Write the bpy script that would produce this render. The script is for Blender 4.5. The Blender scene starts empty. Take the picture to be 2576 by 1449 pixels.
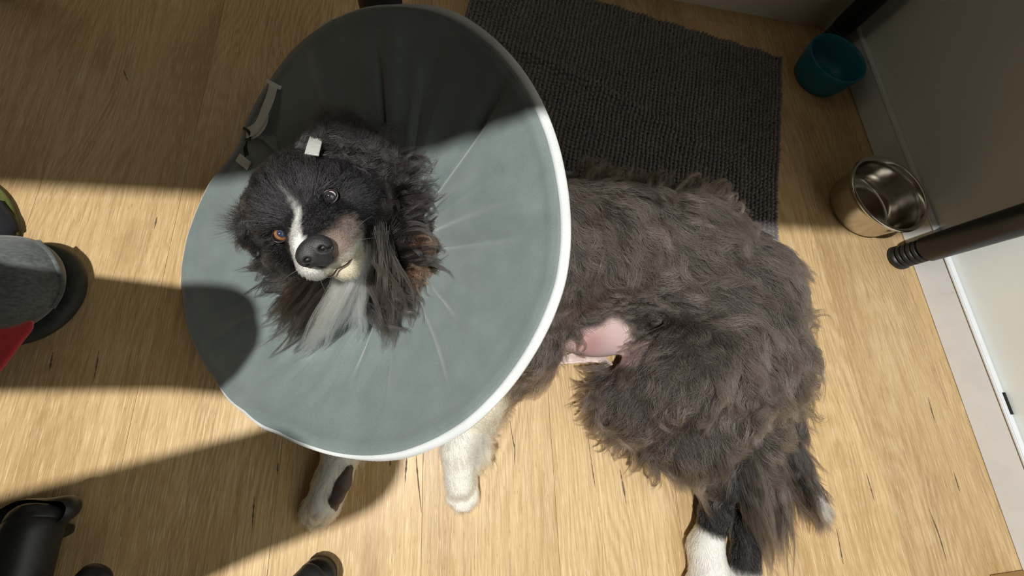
import bpy, bmesh, math, random
import numpy as np
from mathutils import Vector, Matrix

random.seed(4)
rng = np.random.default_rng(7)
S = bpy.context.scene
COL = S.collection

# ------------------------------------------------------------------ camera, world, light, exposure
CAM_H = 0.62          # hand held just above the dog, in front of the table edge
FOC = 930.0           # ultra wide lens, focal length in pixels of the 2576 px frame


def _axes():
    g = np.array([-143.0, -269.0, -FOC]); g /= np.linalg.norm(g)
    up = -g
    v = np.array([-152.0, 3296.0, -FOC])
    y = v - (v @ up) * up; y /= np.linalg.norm(y)
    return np.array([np.cross(y, up), y, up])


RW = _axes()          # rows: world x, y, z in camera axes


def P(px, py, z=0.0):
    """the point of the room at height z that lies along a sight line"""
    d = RW @ np.array([px - 1288.0, -(py - 724.5), -FOC])
    t = (z - CAM_H) / d[2]
    return np.array([0, 0, CAM_H]) + t * d


cam_d = bpy.data.cameras.new('camera')
cam_d.sensor_fit = 'HORIZONTAL'; cam_d.sensor_width = 36.0
cam_d.lens = FOC / 2576.0 * 36.0
cam_d.clip_start = 0.01
cam = bpy.data.objects.new('camera', cam_d); COL.objects.link(cam)
cam.matrix_world = Matrix.Translation((0, 0, CAM_H)) @ Matrix(RW.tolist()).to_4x4()
S.camera = cam

S.view_settings.view_transform = 'Standard'
S.view_settings.look = 'None'
S.view_settings.gamma = 1.0
S.view_settings.use_curve_mapping = False
S.view_settings.exposure = 0.0

world = bpy.data.worlds.new('room_glow'); S.world = world
world.use_nodes = True
bg = world.node_tree.nodes['Background']
bg.inputs[0].default_value = (1.0, 0.83, 0.60, 1); bg.inputs[1].default_value = 0.043

LIGHT = (-0.42, -0.28, 2.3)
ld = bpy.data.lights.new('ceiling_lamp', 'POINT')
ld.energy = 258; ld.shadow_soft_size = 0.035; ld.color = (1.0, 0.985, 0.94)
lamp = bpy.data.objects.new('ceiling_lamp', ld); COL.objects.link(lamp); lamp.location = LIGHT

# ------------------------------------------------------------------ helpers


def tag(o, label=None, cat=None, group=None, kind=None):
    if label: o['label'] = label
    if cat: o['category'] = cat
    if group: o['group'] = group
    if kind: o['kind'] = kind
    return o


def empty(name, loc=(0, 0, 0)):
    o = bpy.data.objects.new(name, None); COL.objects.link(o); o.location = loc
    o.empty_display_size = 0.05
    return o


def link_mesh(name, me, mat=None, parent=None, smooth=True):
    if mat: me.materials.append(mat)
    if smooth:
        me.shade_smooth()
    o = bpy.data.objects.new(name, me); COL.objects.link(o)
    if parent:
        o.parent = parent
        o.matrix_parent_inverse = Matrix.Translation(parent.location).inverted()
    return o


def mesh(name, verts, faces, mat=None, parent=None, smooth=True):
    me = bpy.data.meshes.new(name)
    me.from_pydata([tuple(map(float, v)) for v in verts], [], [tuple(map(int, f)) for f in faces])
    me.update()
    return link_mesh(name, me, mat, parent, smooth)


def fromb(name, bm, mat, parent=None, smooth=True):
    me = bpy.data.meshes.new(name); bm.normal_update(); bm.to_mesh(me); bm.free()
    return link_mesh(name, me, mat, parent, smooth)


def box(name, lo, hi, mat, parent=None, bevel=0.0, rot=0.0, segs=2):
    bm = bmesh.new(); bmesh.ops.create_cube(bm, size=1)
    lo = Vector(lo); hi = Vector(hi); c = (lo + hi) / 2; s = hi - lo
    for v in bm.verts: v.co = Vector((v.co.x * s.x, v.co.y * s.y, v.co.z * s.z))
    if bevel: bmesh.ops.bevel(bm, geom=bm.edges[:], offset=bevel, segments=segs, affect='EDGES')
    if rot: bmesh.ops.rotate(bm, verts=bm.verts, cent=(0, 0, 0), matrix=Matrix.Rotation(rot, 3, 'Z'))
    for v in bm.verts: v.co += c
    return fromb(name, bm, mat, parent, smooth=False)


def lathe(name, prof, loc, mat, parent=None, n=64, closed=False, axis=None):
    vs = []; fs = []
    m = len(prof)
    q = Vector((0, 0, 1)).rotation_difference(Vector(axis)).to_matrix() if axis is not None else None
    for i in range(n):
        a = 2 * math.pi * i / n
        for r, z in prof:
            v = Vector((r * math.cos(a), r * math.sin(a), z))
            if q: v = q @ v
            vs.append(v + Vector(loc))
    rg = m if closed else m - 1
    for i in range(n):
        j = (i + 1) % n
        for k in range(rg):
            k2 = (k + 1) % m
            fs.append((i * m + k, j * m + k, j * m + k2, i * m + k2))
    return mesh(name, vs, fs, mat, parent)


def tube(name, pts, r, mat, parent=None, n=12, flat=None, cap=True):
    """tube along points; r scalar or list; flat=(normal, thickness) makes a strap"""
    pts = [Vector(p) for p in pts]; m = len(pts)
    rs = r if hasattr(r, '__len__') else [r] * m
    vs = []; fs = []
    ref = Vector(flat[0]).normalized() if flat else None
    prev = None
    for i, p in enumerate(pts):
        t = (pts[min(i + 1, m - 1)] - pts[max(i - 1, 0)]).normalized()
        if ref is not None:
            a = ref - ref.dot(t) * t
        elif prev is None:
            a = Vector((0, 0, 1)) if abs(t.z) < .9 else Vector((1, 0, 0)); a = a - a.dot(t) * t
        else:
            a = prev - prev.dot(t) * t
        a.normalize(); prev = a; b = t.cross(a)
        for k in range(n):
            w = 2 * math.pi * k / n
            if flat:
                c, s = math.cos(w), math.sin(w)
                e = 0.35
                c = math.copysign(abs(c) ** e, c); s = math.copysign(abs(s) ** e, s)
                vs.append(p + a * c * flat[1] + b * s * rs[i])
            else:
                vs.append(p + (a * math.cos(w) + b * math.sin(w)) * rs[i])
    for i in range(m - 1):
        for k in range(n):
            k2 = (k + 1) % n
            fs.append((i * n + k, i * n + k2, (i + 1) * n + k2, (i + 1) * n + k))
    if cap:
        fs.append(tuple(range(n - 1, -1, -1))); fs.append(tuple((m - 1) * n + k for k in range(n)))
    return mesh(name, vs, fs, mat, parent)


def spline(pts, n):
    """Catmull-Rom through points"""
    pts = np.asarray(pts, float); m = len(pts)
    ext = np.vstack([2 * pts[0] - pts[1], pts, 2 * pts[-1] - pts[-2]])
    out = []
    for u in np.linspace(0, m - 1, n):
        i = min(int(u), m - 2); t = u - i
        p0, p1, p2, p3 = ext[i:i + 4]
        out.append(0.5 * ((2 * p1) + (-p0 + p2) * t + (2 * p0 - 5 * p1 + 4 * p2 - p3) * t * t + (-p0 + 3 * p1 - 3 * p2 + p3) * t ** 3))
    return np.array(out)


# ------------------------------------------------------------------ materials
class NT:
    def __init__(s, name):
        s.m = bpy.data.materials.new(name); s.m.use_nodes = True
        s.t = s.m.node_tree; s.b = s.t.nodes['Principled BSDF']

    def n(s, t, **kw):
        x = s.t.nodes.new(t)
        for k, v in kw.items():
            if k.startswith('i_'):
                key = k[2:]; key = int(key) if key.isdigit() else key.replace('_', ' ')
                x.inputs[key].default_value = v
            else: setattr(x, k, v)
        return x

    def l(s, a, b): s.t.links.new(a, b)

    def ramp(s, fac, stops):
        r = s.n('ShaderNodeValToRGB'); s.l(fac, r.inputs[0])
        e = r.color_ramp.elements
        while len(e) > 1: e.remove(e[-1])
        e[0].position = stops[0][0]; e[0].color = (*stops[0][1], 1) if len(stops[0][1]) == 3 else stops[0][1]
        for p, c in stops[1:]:
            x = e.new(p); x.color = (*c, 1)
        return r.outputs[0]

    def mix(s, fac, a, b, mode='MIX'):
        x = s.n('ShaderNodeMix', data_type='RGBA', blend_type=mode)
        for inp, v in ((x.inputs[0], fac), (x.inputs[6], a), (x.inputs[7], b)):
            if isinstance(v, (int, float)): inp.default_value = v
            elif isinstance(v, tuple): inp.default_value = (*v, 1)
            else: s.l(v, inp)
        return x.outputs[2]

    def math(s, op, a, b=None):
        x = s.n('ShaderNodeMath', operation=op)
        for inp, v in ((x.inputs[0], a), (x.inputs[1], b)):
            if v is None: continue
            if isinstance(v, (int, float)): inp.default_value = v
            else: s.l(v, inp)
        return x.outputs[0]

    def bump(s, h, strength=.3, dist=.001):
        x = s.n('ShaderNodeBump'); x.inputs['Strength'].default_value = strength; x.inputs['Distance'].default_value = dist
        s.l(h, x.inputs['Height']); s.l(x.outputs[0], s.b.inputs['Normal'])

    def set(s, **kw):
        for k, v in kw.items():
            s.b.inputs[k.replace('_', ' ')].default_value = v
        return s


def plain(name, col, rough=.6, metal=0.0, noise=0.0, scale=40, bump=0.0, bscale=300, spec=.5):
    a = NT(name); a.set(Roughness=rough, Metallic=metal)
    a.b.inputs['Specular IOR Level'].default_value = spec
    tc = a.n('ShaderNodeTexCoord')
    nz = a.n('ShaderNodeTexNoise', i_Scale=scale, i_Detail=5.0); a.l(tc.outputs['Object'], nz.inputs['Vector'])
    c2 = tuple(max(0, c * (1 - noise)) for c in col); c3 = tuple(min(1, c * (1 + noise)) for c in col)
    a.l(a.ramp(nz.outputs[0], [(.3, c2), (.7, c3)]), a.b.inputs['Base Color'])
    if bump:
        n2 = a.n('ShaderNodeTexNoise', i_Scale=bscale, i_Detail=3.0); a.l(tc.outputs['Object'], n2.inputs['Vector'])
        a.bump(n2.outputs[0], bump, .0008)
    return a.m


def wood_floor():
    a = NT('oak_plank'); a.set(Roughness=.42)
    a.b.inputs['Specular IOR Level'].default_value = .35
    tc = a.n('ShaderNodeTexCoord'); oi = a.n('ShaderNodeObjectInfo')
    off = a.n('ShaderNodeVectorMath', operation='SCALE'); a.l(oi.outputs['Random'], off.inputs['Scale']); off.inputs[0].default_value = (3.1, 7.7, 1.3)
    add = a.n('ShaderNodeVectorMath', operation='ADD'); a.l(tc.outputs['Object'], add.inputs[0]); a.l(off.outputs[0], add.inputs[1])

    def noise(sx, sy, scale, detail=4.0, dist=0.0, rough=.55):
        mp = a.n('ShaderNodeMapping'); mp.inputs['Scale'].default_value = (sx, sy, 1); a.l(add.outputs[0], mp.inputs[0])
        x = a.n('ShaderNodeTexNoise', i_Scale=scale, i_Detail=detail, i_Distortion=dist, i_Roughness=rough); a.l(mp.outputs[0], x.inputs['Vector'])
        return x.outputs[0]
    big = noise(1, .25, 8, 4.0, .8)
    mid = noise(1, .06, 75, 5.0, .5)
    fine = noise(1, .025, 420, 3.0, .2, .65)
    hairl = noise(1, .03, 900, 2.0, 0, .6)
    fleck = noise(1, .10, 700, 2.0, 0, .6)
    # growth rings: contour lines of a slowly varying height give nested cathedral arches
    sx = a.n('ShaderNodeSeparateXYZ'); a.l(add.outputs[0], sx.inputs[0])
    ctr = a.math('ADD', a.math('MULTIPLY', sx.outputs[0], 1.0), a.math('MULTIPLY', noise(1, .22, 7, 1.5, .3), .26))
    rings = a.math('SINE', a.math('ADD', a.math('MULTIPLY', ctr, 620.0), a.math('MULTIPLY', noise(1, .1, 60, 3), 5.0)))
    rings = a.math('MULTIPLY', a.math('ADD', rings, 1.0), .5)
    ringmask = a.ramp(noise(1, .35, 6, 2.0), [(.40, (0, 0, 0)), (.60, (1, 1, 1))])
    base = a.ramp(big, [(.25, (.38, .235, .100)), (.42, (.49, .325, .148)), (.58, (.57, .395, .190)), (.78, (.50, .32, .14))])
    c = a.mix(a.ramp(mid, [(.35, (.45, .45, .45)), (.50, (0, 0, 0))]), base, (.38, .235, .105))
    c = a.mix(a.ramp(mid, [(.52, (0, 0, 0)), (.68, (.35, .35, .35))]), c, (.70, .53, .30))
    c = a.mix(a.math('MULTIPLY', a.math('MULTIPLY', rings, ringmask), .42), c, (.74, .57, .34))
    c = a.mix(a.ramp(fine, [(.36, (.6, .6, .6)), (.49, (0, 0, 0))]), c, (.37, .24, .115))
    c = a.mix(a.ramp(hairl, [(.54, (0, 0, 0)), (.66, (.55, .55, .55))]), c, (.82, .66, .42))
    c = a.mix(a.ramp(fleck, [(.27, (.6, .6, .6)), (.36, (0, 0, 0))]), c, (.24, .15, .075))
    # knots
    mk = a.n('ShaderNodeMapping'); mk.inputs['Scale'].default_value = (7, 2.6, 1); a.l(add.outputs[0], mk.inputs[0])
    vo = a.n('ShaderNodeTexVoronoi', i_Scale=1.0); a.l(mk.outputs[0], vo.inputs['Vector'])
    dk = a.math('ADD', vo.outputs['Distance'], a.math('MULTIPLY', noise(1, .5, 60, 5), .22))
    c = a.mix(a.ramp(dk, [(.15, (.55, .55, .55)), (.30, (0, 0, 0))]), c, (.30, .175, .075))
    c = a.mix(a.ramp(dk, [(.105, (.8, .8, .8)), (.135, (0, 0, 0))]), c, (.13, .07, .035))
    # small difference in tone from plank to plank
    hs = a.n('ShaderNodeHueSaturation'); a.l(c, hs.inputs['Color'])
    a.l(a.math('ADD', a.math('MULTIPLY', oi.outputs['Random'], .16), .92), hs.inputs['Value'])
    a.l(hs.outputs[0], a.b.inputs['Base Color'])
    a.bump(a.math('ADD', fine, mid), .25, .0006)
    return a.m


def fabric(name, col, col2, weave=1400, rough=.75, sheen=.3, bump=.35):
    a = NT(name); a.set(Roughness=rough)
    a.b.inputs['Sheen Weight'].default_value = sheen
    a.b.inputs['Specular IOR Level'].default_value = .3
    tc = a.n('ShaderNodeTexCoord')
    nz = a.n('ShaderNodeTexNoise', i_Scale=28.0, i_Detail=6.0); a.l(tc.outputs['Object'], nz.inputs['Vector'])
    mp = a.n('ShaderNodeMapping'); mp.inputs['Scale'].default_value = (.25, 1.0, 1); a.l(tc.outputs['Object'], mp.inputs[0])
    mp.inputs['Rotation'].default_value = (0, 0, .3)
    n2 = a.n('ShaderNodeTexNoise', i_Scale=weave, i_Detail=2.0); a.l(mp.outputs[0], n2.inputs['Vector'])
    f = a.math('ADD', a.math('MULTIPLY', nz.outputs[0], .5), a.math('MULTIPLY', n2.outputs[0], .5))
    a.l(a.ramp(f, [(.38, col), (.62, col2)]), a.b.inputs['Base Color'])
    a.bump(n2.outputs[0], bump, .0004)
    return a.m


def hair_mat(name, rough=.35):
    a = NT(name)
    at = a.n('ShaderNodeAttribute', attribute_name='tint')
    t = a.t; t.nodes.remove(a.b)
    h = a.n('ShaderNodeBsdfHairPrincipled')
    h.parametrization = 'COLOR'
    h.inputs['Roughness'].default_value = rough
    h.inputs['Radial Roughness'].default_value = .45
    a.l(at.outputs['Color'], h.inputs['Color'])
    a.l(h.outputs[0], t.nodes['Material Output'].inputs[0])
    return a.m


M = {}
M['floor'] = wood_floor()
M['crack'] = plain('dark_wood_crack', (.13, .085, .055), .8)
M['subfloor'] = plain('floor_underlay', (.05, .03, .015), .9)
M['wall'] = plain('painted_wall', (.80, .825, .80), .55, noise=.03, scale=6, bump=.12, bscale=500)
M['cream'] = plain('cream_wall', (.70, .66, .56), .6, noise=.03, scale=6, bump=.1, bscale=500)


def scuffed_white():
    a = NT('scuffed_white_paint'); a.set(Roughness=.4)
    tc = a.n('ShaderNodeTexCoord')
    nz = a.n('ShaderNodeTexNoise', i_Scale=14.0, i_Detail=8.0, i_Roughness=.6); a.l(tc.outputs['Object'], nz.inputs['Vector'])
    c = a.ramp(nz.outputs[0], [(.24, (.55, .56, .57)), (.34, (.76, .79, .82)), (.6, (.82, .85, .89))])
    a.l(c, a.b.inputs['Base Color'])
    return a.m


M['base'] = scuffed_white()
M['black'] = plain('black_powder_coat', (.020, .021, .027), .38, noise=.1)
M['rubber'] = plain('black_plastic', (.012, .012, .013), .45, noise=.2)
M['gap'] = plain('dark_gap_filler', (.01, .01, .01), .9)
M['tabletop'] = plain('table_laminate', (.12, .08, .05), .5)
M['steel'] = plain('brushed_steel', (.62, .59, .54), .2, 1.0, noise=.04, scale=60)
M['blue'] = plain('teal_silicone', (.005, .165, .26), .45, noise=.08)
M['collar'] = fabric('slate_collar_cloth', (.135, .170, .165), (.180, .220, .213), 1500, .66, .5)
M['piping'] = fabric('white_elastic_binding', (.54, .56, .56), (.64, .66, .66), 1500, .7, .1, .12)
M['webbing'] = fabric('grey_webbing', (.66, .66, .60), (.78, .78, .72), 900, .8, .1)
M['tab'] = fabric('shaded_grey_webbing', (.33, .33, .31), (.43, .43, .40), 900, .8, .1)  # darker copy of the webbing, shade put into its colour
M['overlap_patch'] = fabric('black_cloth_patch', (.006, .006, .006), (.012, .012, .012), 900, .95, .1)
M['hem'] = fabric('grey_hem_cloth', (.27, .28, .30), (.36, .37, .39), 900, .8, .2)
M['chenille'] = fabric('charcoal_chenille', (.15, .133, .13), (.21, .19, .188), 700, .95, .25)
M['trouser'] = fabric('black_trouser_cloth', (.008, .009, .012), (.014, .015, .02), 700, .9, .1)
M['olive'] = fabric('olive_cloth', (.07, .08, .012), (.11, .12, .02), 700, .85, .2)
M['red'] = fabric('red_webbing', (.35, .02, .03), (.48, .035, .045), 700, .8, .2)
M['suede'] = fabric('worn_grey_suede', (.065, .075, .075), (.135, .15, .145), 300, .85, .3)
M['sole'] = plain('dark_rubber_sole', (.030, .033, .028), .7, noise=.25, scale=60)
M['chrome'] = plain('bright_metal', (.8, .8, .8), .15, 1.0)
M['lightwood'] = plain('pale_wood', (.62, .42, .2), .5, noise=.1)
M['hair'] = hair_mat('dog_hair', .38)
M['nose'] = plain('nose_leather', (.026, .024, .026), .42, noise=.4, scale=260, bump=.5, bscale=1500)
M['nostril'] = plain('nostril_black', (.003, .002, .002), .5)
M['pad'] = plain('paw_pad_skin', (.085, .055, .045), .6, noise=.4, scale=90, bump=.4, bscale=400)
M['lip'] = plain('dark_lip', (.03, .016, .016), .35)
M['eyeball'] = plain('dark_eyeball', (.012, .010, .009), .05, spec=.9)
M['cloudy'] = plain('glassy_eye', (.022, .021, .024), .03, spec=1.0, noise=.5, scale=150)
M['amber'] = plain('amber_iris', (.30, .13, .045), .15, noise=.3, scale=500, spec=.8)
M['pupil'] = plain('blue_black_pupil', (.03, .035, .07), .05, spec=1.0)
M['eyelid'] = plain('pale_eye_glint', (.40, .36, .34), .4)  # pale colour for the painted reflection on the glassy eye


def skin_mat():
    a = NT('dog_skin'); a.set(Roughness=.55)
    a.b.inputs['Specular IOR Level'].default_value = .1
    at = a.n('ShaderNodeAttribute', attribute_name='tint'); a.l(at.outputs['Color'], a.b.inputs['Base Color'])
    tc = a.n('ShaderNodeTexCoord'); nz = a.n('ShaderNodeTexNoise', i_Scale=350.0, i_Detail=3.0); a.l(tc.outputs['Object'], nz.inputs['Vector'])
    a.bump(nz.outputs[0], .25, .0006)
    return a.m


M['skin'] = skin_mat()
M['pink'] = plain('pink_skin_fold', (.70, .56, .52), .45, noise=.25, scale=110, bump=.3, bscale=300)

# ------------------------------------------------------------------ setting
floor = box('floor', (-1.7, -1.3, -.02), (1.0, 1.15, -.004), M['subfloor'])
tag(floor, kind='structure')
PW = .200
seams = [-.248 + PW * k for k in range(-7, 7)]
joint = {0: .10}
k = 0
for i, sx in enumerate(seams):
    ex = min(sx + PW, .995)
    if sx > .98: break
    ys = [-1.25]
    y = -.50 + ((i * .61 + .35) % 1.0) * .13 - 1.36
    while y < 1.1:
        if y > -1.2: ys.append(y)
        y += 1.36
    ys.append(1.12)
    for a_, b_ in zip(ys[:-1], ys[1:]):
        if b_ - a_ < .03: continue
        cx, cy = (sx + ex) / 2, (a_ + b_) / 2
        bm = bmesh.new(); bmesh.ops.create_cube(bm, size=1)
        for v in bm.verts:
            v.co = Vector((v.co.x * (ex - sx - .0004), v.co.y * (b_ - a_ - .0004), v.co.z * .004))
        top = [e for e in bm.edges if all(v.co.z > 0 for v in e.verts)]
        bmesh.ops.bevel(bm, geom=top, offset=.0003, segments=1, affect='EDGES')
        o = fromb('plank', bm, M['floor'], None, False)
        o.location = (cx, cy, -.002 - .0002 * (k % 3 == 1)); k += 1
        o.parent = floor

# drying cracks in the oak: long dark slivers along the grain
CR = [[(1283, 1060), (1290, 1105), (1295, 1130), (1294, 1172)], [(1479, 1092), (1486, 1145), (1492, 1190), (1500, 1240)], [(1046, 1135), (1050, 1190), (1060, 1290)],
      [(1024, 1138), (1019, 1215)], [(984, 1140), (981, 1175)], [(2338, 1282), (2362, 1345), (2382, 1410)], [(2400, 1188), (2416, 1240)], [(2015, 745), (2045, 850), (2060, 900)],
      [(395, 545), (388, 575)], [(133, 885), (124, 935)], [(2335, 1000), (2352, 1060)], [(640, 1250), (634, 1330)], [(2180, 1190), (2200, 1260)], [(310, 175), (322, 205)],
      [(1560, 1180), (1576, 1270)], [(250, 880), (235, 960)], [(2105, 1330), (2122, 1420)], [(700, 1160), (697, 1200)]]
for q in CR:
    pp = spline([P(a, b, .0003) for a, b in q], 14); n_ = len(pp)
    w_ = .0019 * np.sin(np.pi * np.linspace(.04, .98, n_)) ** .7 * (1 + .35 * rng.normal(0, 1, n_))
    vv = [(p[0] + s_ * w_[i] * .5, p[1], z_) for z_ in (.0002, -.0006) for i, p in enumerate(pp) for s_ in (-1, 1)]
    ff = [(2 * i, 2 * i + 1, 2 * i + 3, 2 * i + 2) for i in range(n_ - 1)] + [(2 * n_ + 2 * i, 2 * n_ + 2 * i + 2, 2 * n_ + 2 * i + 3, 2 * n_ + 2 * i + 1) for i in range(n_ - 1)]
    mesh('wood_crack', vv, ff, M['crack'], floor, False)

WX = .992
wall_r = box('wall_right', (WX, -1.3, 0), (WX + .1, 1.0, 2.4), M['wall']); tag(wall_r, kind='structure')


def wy(x): return .973 - .08 * x + .004


bm = bmesh.new()
vs = [bm.verts.new(v) for v in [(-1.7, wy(-1.7), 0), (1.09, wy(1.09), 0), (1.09, wy(1.09) + .1, 0), (-1.7, wy(-1.7) + .1, 0)]]
f = bm.faces.new(vs); r = bmesh.ops.extrude_face_region(bm, geom=[f])
for v in r['geom']:
    if isinstance(v, bmesh.types.BMVert): v.co.z = 2.4
bmesh.ops.recalc_face_normals(bm, faces=bm.faces)
tag(fromb('wall_back', bm, M['cream'], None, False), kind='structure')
# skirting board of the right wall, made of two boards that meet at a joint
bb = box('baseboard_right', (.980, -1.3, 0), (WX, .885, .052), M['base'], bevel=.0012); tag(bb, kind='structure')
cap = box('top_bead', (.978, -1.3, .052), (WX - .0005, .885, .057), M['base'], bb, .0015)
box('board_gap', (.9865, -.078, .0565), (.9915, -.040, .0585), M['gap'], bb)
tb = box('trim_1', (.905, -.372, 0), (.979, -.338, .022), M['lightwood'], bevel=.002); tag(tb, kind='structure')
bk = mesh('baseboard_back', [(-1.7, wy(-1.7) - .011, 0), (.978, wy(.978) - .011, 0), (.978, wy(.978) - .011, .09), (-1.7, wy(-1.7) - .011, .09),
                             (-1.7, wy(-1.7) - .0005, 0), (.978, wy(.978) - .0005, 0), (.978, wy(.978) - .0005, .09), (-1.7, wy(-1.7) - .0005, .09)],
          [(0, 1, 2, 3), (3, 2, 6, 7), (5, 4, 7, 6), (1, 5, 6, 2), (4, 0, 3, 7), (4, 5, 1, 0)], M['cream'], None, False)
tag(bk, kind='structure')

# ------------------------------------------------------------------ table standing over the dog
table = empty('table', (.07, .5, 0))
tag(table, 'black-legged table above the dog, its ribbed-foot legs near the bowls and wall', 'table')
def edge_y(x): return .1365 - .0292 * x


mesh('tabletop', [(x, y, z) for z in (.705, .73) for x, y in ((-1.55, edge_y(-1.55)), (.972, edge_y(.972)), (.972, .885), (-1.55, .885))],
     [(3, 2, 1, 0), (4, 5, 6, 7), (0, 1, 5, 4), (1, 2, 6, 5), (2, 3, 7, 6), (3, 0, 4, 7)], M['tabletop'], table, False)
LEGS = [(.943, .241), (.943, .826), (-.80, .745), (-.085, .445)]
for (x, y) in LEGS:
    prof = [(0, .055), (.026, .055), (.026, .69), (0, .705)]
    if (x, y) == LEGS[3]:
        prof = [(0, .03), (.025, .03), (.025, .69), (0, .705)]
    lg = lathe('leg', prof, (x, y, 0), M['black'], table, 40)
    pf = [(0, 0), (.021, 0), (.0245, .002), (.026, .005), (.0255, .009), (.022, .012), (.020, .014)]
    z = .014
    for q in range(4):
        pf += [(.020, z), (.0235, z + .001), (.0235, z + .006), (.020, z + .007)]; z += .0095
    pf += [(.0205, .056), (0, .056)]
    lathe('levelling_foot', pf, (x, y, 0), M['rubber'], lg, 40)

# ------------------------------------------------------------------ bowls


def wallprof(outer, inner):
    return outer + inner[::-1]


SB = P(2238, 486, .065); SB = (SB[0], SB[1] + .001, 0)
steel = lathe('steel_bowl', [(0, .003), (.050, .003), (.058, .0), (.066, .0), (.071, .004), (.0745, .012), (.0765, .03), (.0785, .052), (.0800, .0585),
                             (.0835, .0600), (.0865, .0612), (.0882, .0635), (.0880, .0662), (.0860, .0680), (.0830, .0675), (.0800, .0650),
                             (.0775, .0600), (.0765, .0520), (.0742, .0300), (.0715, .014), (.066, .0075), (.055, .0055), (.030, .0050), (0, .0050)],
              SB, M['steel'], None, 96)
tag(steel, 'shiny stainless steel dog bowl with rolled rim on wood floor by baseboard', 'bowl')
BB = P(2108, 146, .058)
blue = lathe('plastic_bowl', [(0, .002), (.046, .002), (.050, 0), (.055, 0), (.060, .004), (.0655, .02), (.070, .045), (.0722, .058), (.0712, .0605), (.0692, .0600),
                              (.0675, .056), (.065, .044), (.0605, .022), (.056, .009), (.046, .005), (0, .0045)], (BB[0], BB[1], 0), M['blue'], None, 80)
tag(blue, 'small teal blue bowl in the room corner by the back table leg', 'bowl')

# ------------------------------------------------------------------ bath mat
A_ = np.array([.799, .763]); B_ = np.array([.650, .276]); D_ = np.array([.060, .945]); C_ = np.array([-.045, .505])
mat_o = empty('bath_mat', (.35, .6, 0))
tag(mat_o, 'dark charcoal chenille bath mat with grey hem, creased, under the dog', 'mat')


def matp(u, v):
    """u from the right edge (0) to the left edge (1), v from the back edge (0) to the front edge (1)"""
    p = (A_ * (1 - u) * (1 - v) + D_ * u * (1 - v) + B_ * (1 - u) * v + C_ * u * v)
    h = 0.0
    # crease running diagonally across and a lifted front edge
    q = np.array([P(1480, 215, .012)[:2], P(1690, 320, .012)[:2]])
    d = (q[1] - q[0]) / np.linalg.norm(q[1] - q[0]); nrm = np.array([-d[1], d[0]])
    s = (p - q[0]) @ nrm; t = (p - q[0]) @ d
    h += .013 * math.exp(-(s / .015) ** 2) * math.exp(-((t + .03) / .22) ** 2)
    h -= .003 * math.exp(-((s - .03) / .012) ** 2) * math.exp(-((t + .03) / .2) ** 2)
    h += .004 * math.sin(u * 9 + v * 4) ** 2 * v * (1 - v) * 2
    h += .004 * math.exp(-((1 - v) / .06) ** 2) * (0.5 + 0.5 * math.sin(u * 26 + 1))
    return np.array([p[0], p[1], max(h, 0.0)])


nu, nv = 60, 40
vs = []; fs = []
for lay in (0, 1):
    for j in range(nv + 1):
        for i in range(nu + 1):
            p = matp(i / nu, j / nv)
            vs.append((p[0], p[1], p[2] + (.006 if lay else .001)))
L0 = (nu + 1) * (nv + 1)
for j in range(nv):
    for i in range(nu):
        a = j * (nu + 1) + i
        fs.append((a, a + 1, a + nu + 2, a + nu + 1)); fs.append((L0 + a, L0 + a + nu + 1, L0 + a + nu + 2, L0 + a + 1))
for i in range(nu):
    fs.append((i, L0 + i, L0 + i + 1, i + 1)); a = nv * (nu + 1) + i; fs.append((a, a + 1, L0 + a + 1, L0 + a))
for j in range(nv):
    a = j * (nu + 1); fs.append((a, a + nu + 1, L0 + a + nu + 1, L0 + a)); a += nu; fs.append((a, L0 + a, L0 + a + nu + 1, a + nu + 1))
mesh('backing', vs, fs, M['chenille'], mat_o)
ring = [matp(0, v) for v in np.linspace(0, 1, 24)] + [matp(u, 1) for u in np.linspace(.02, 1, 36)]
ring2 = [np.array([p[0], p[1], p[2] + .004]) for p in ring]
# wider flat hem on the front edge
vs = []; fs = []
e = (B_ - A_) / np.linalg.norm(B_ - A_)
us = np.linspace(-.004, 1, 50)
for i, u in enumerate(us):
    p = matp(max(u, 0), 1)
    for dz, w in ((.0015, -.004), (.0015, .011), (.0045, .011), (.0065, .004), (.007, -.004)):
        vs.append((p[0] + e[0] * w + (.003 if u < 0 else 0), p[1] + e[1] * w, p[2] + dz))
for i in range(len(us) - 1):
    for q in range(5):
        q2 = (q + 1) % 5; fs.append((i * 5 + q, i * 5 + q2, i * 5 + 5 + q2, i * 5 + 5 + q))
mesh('hem', vs, fs, M['hem'], mat_o)
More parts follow.
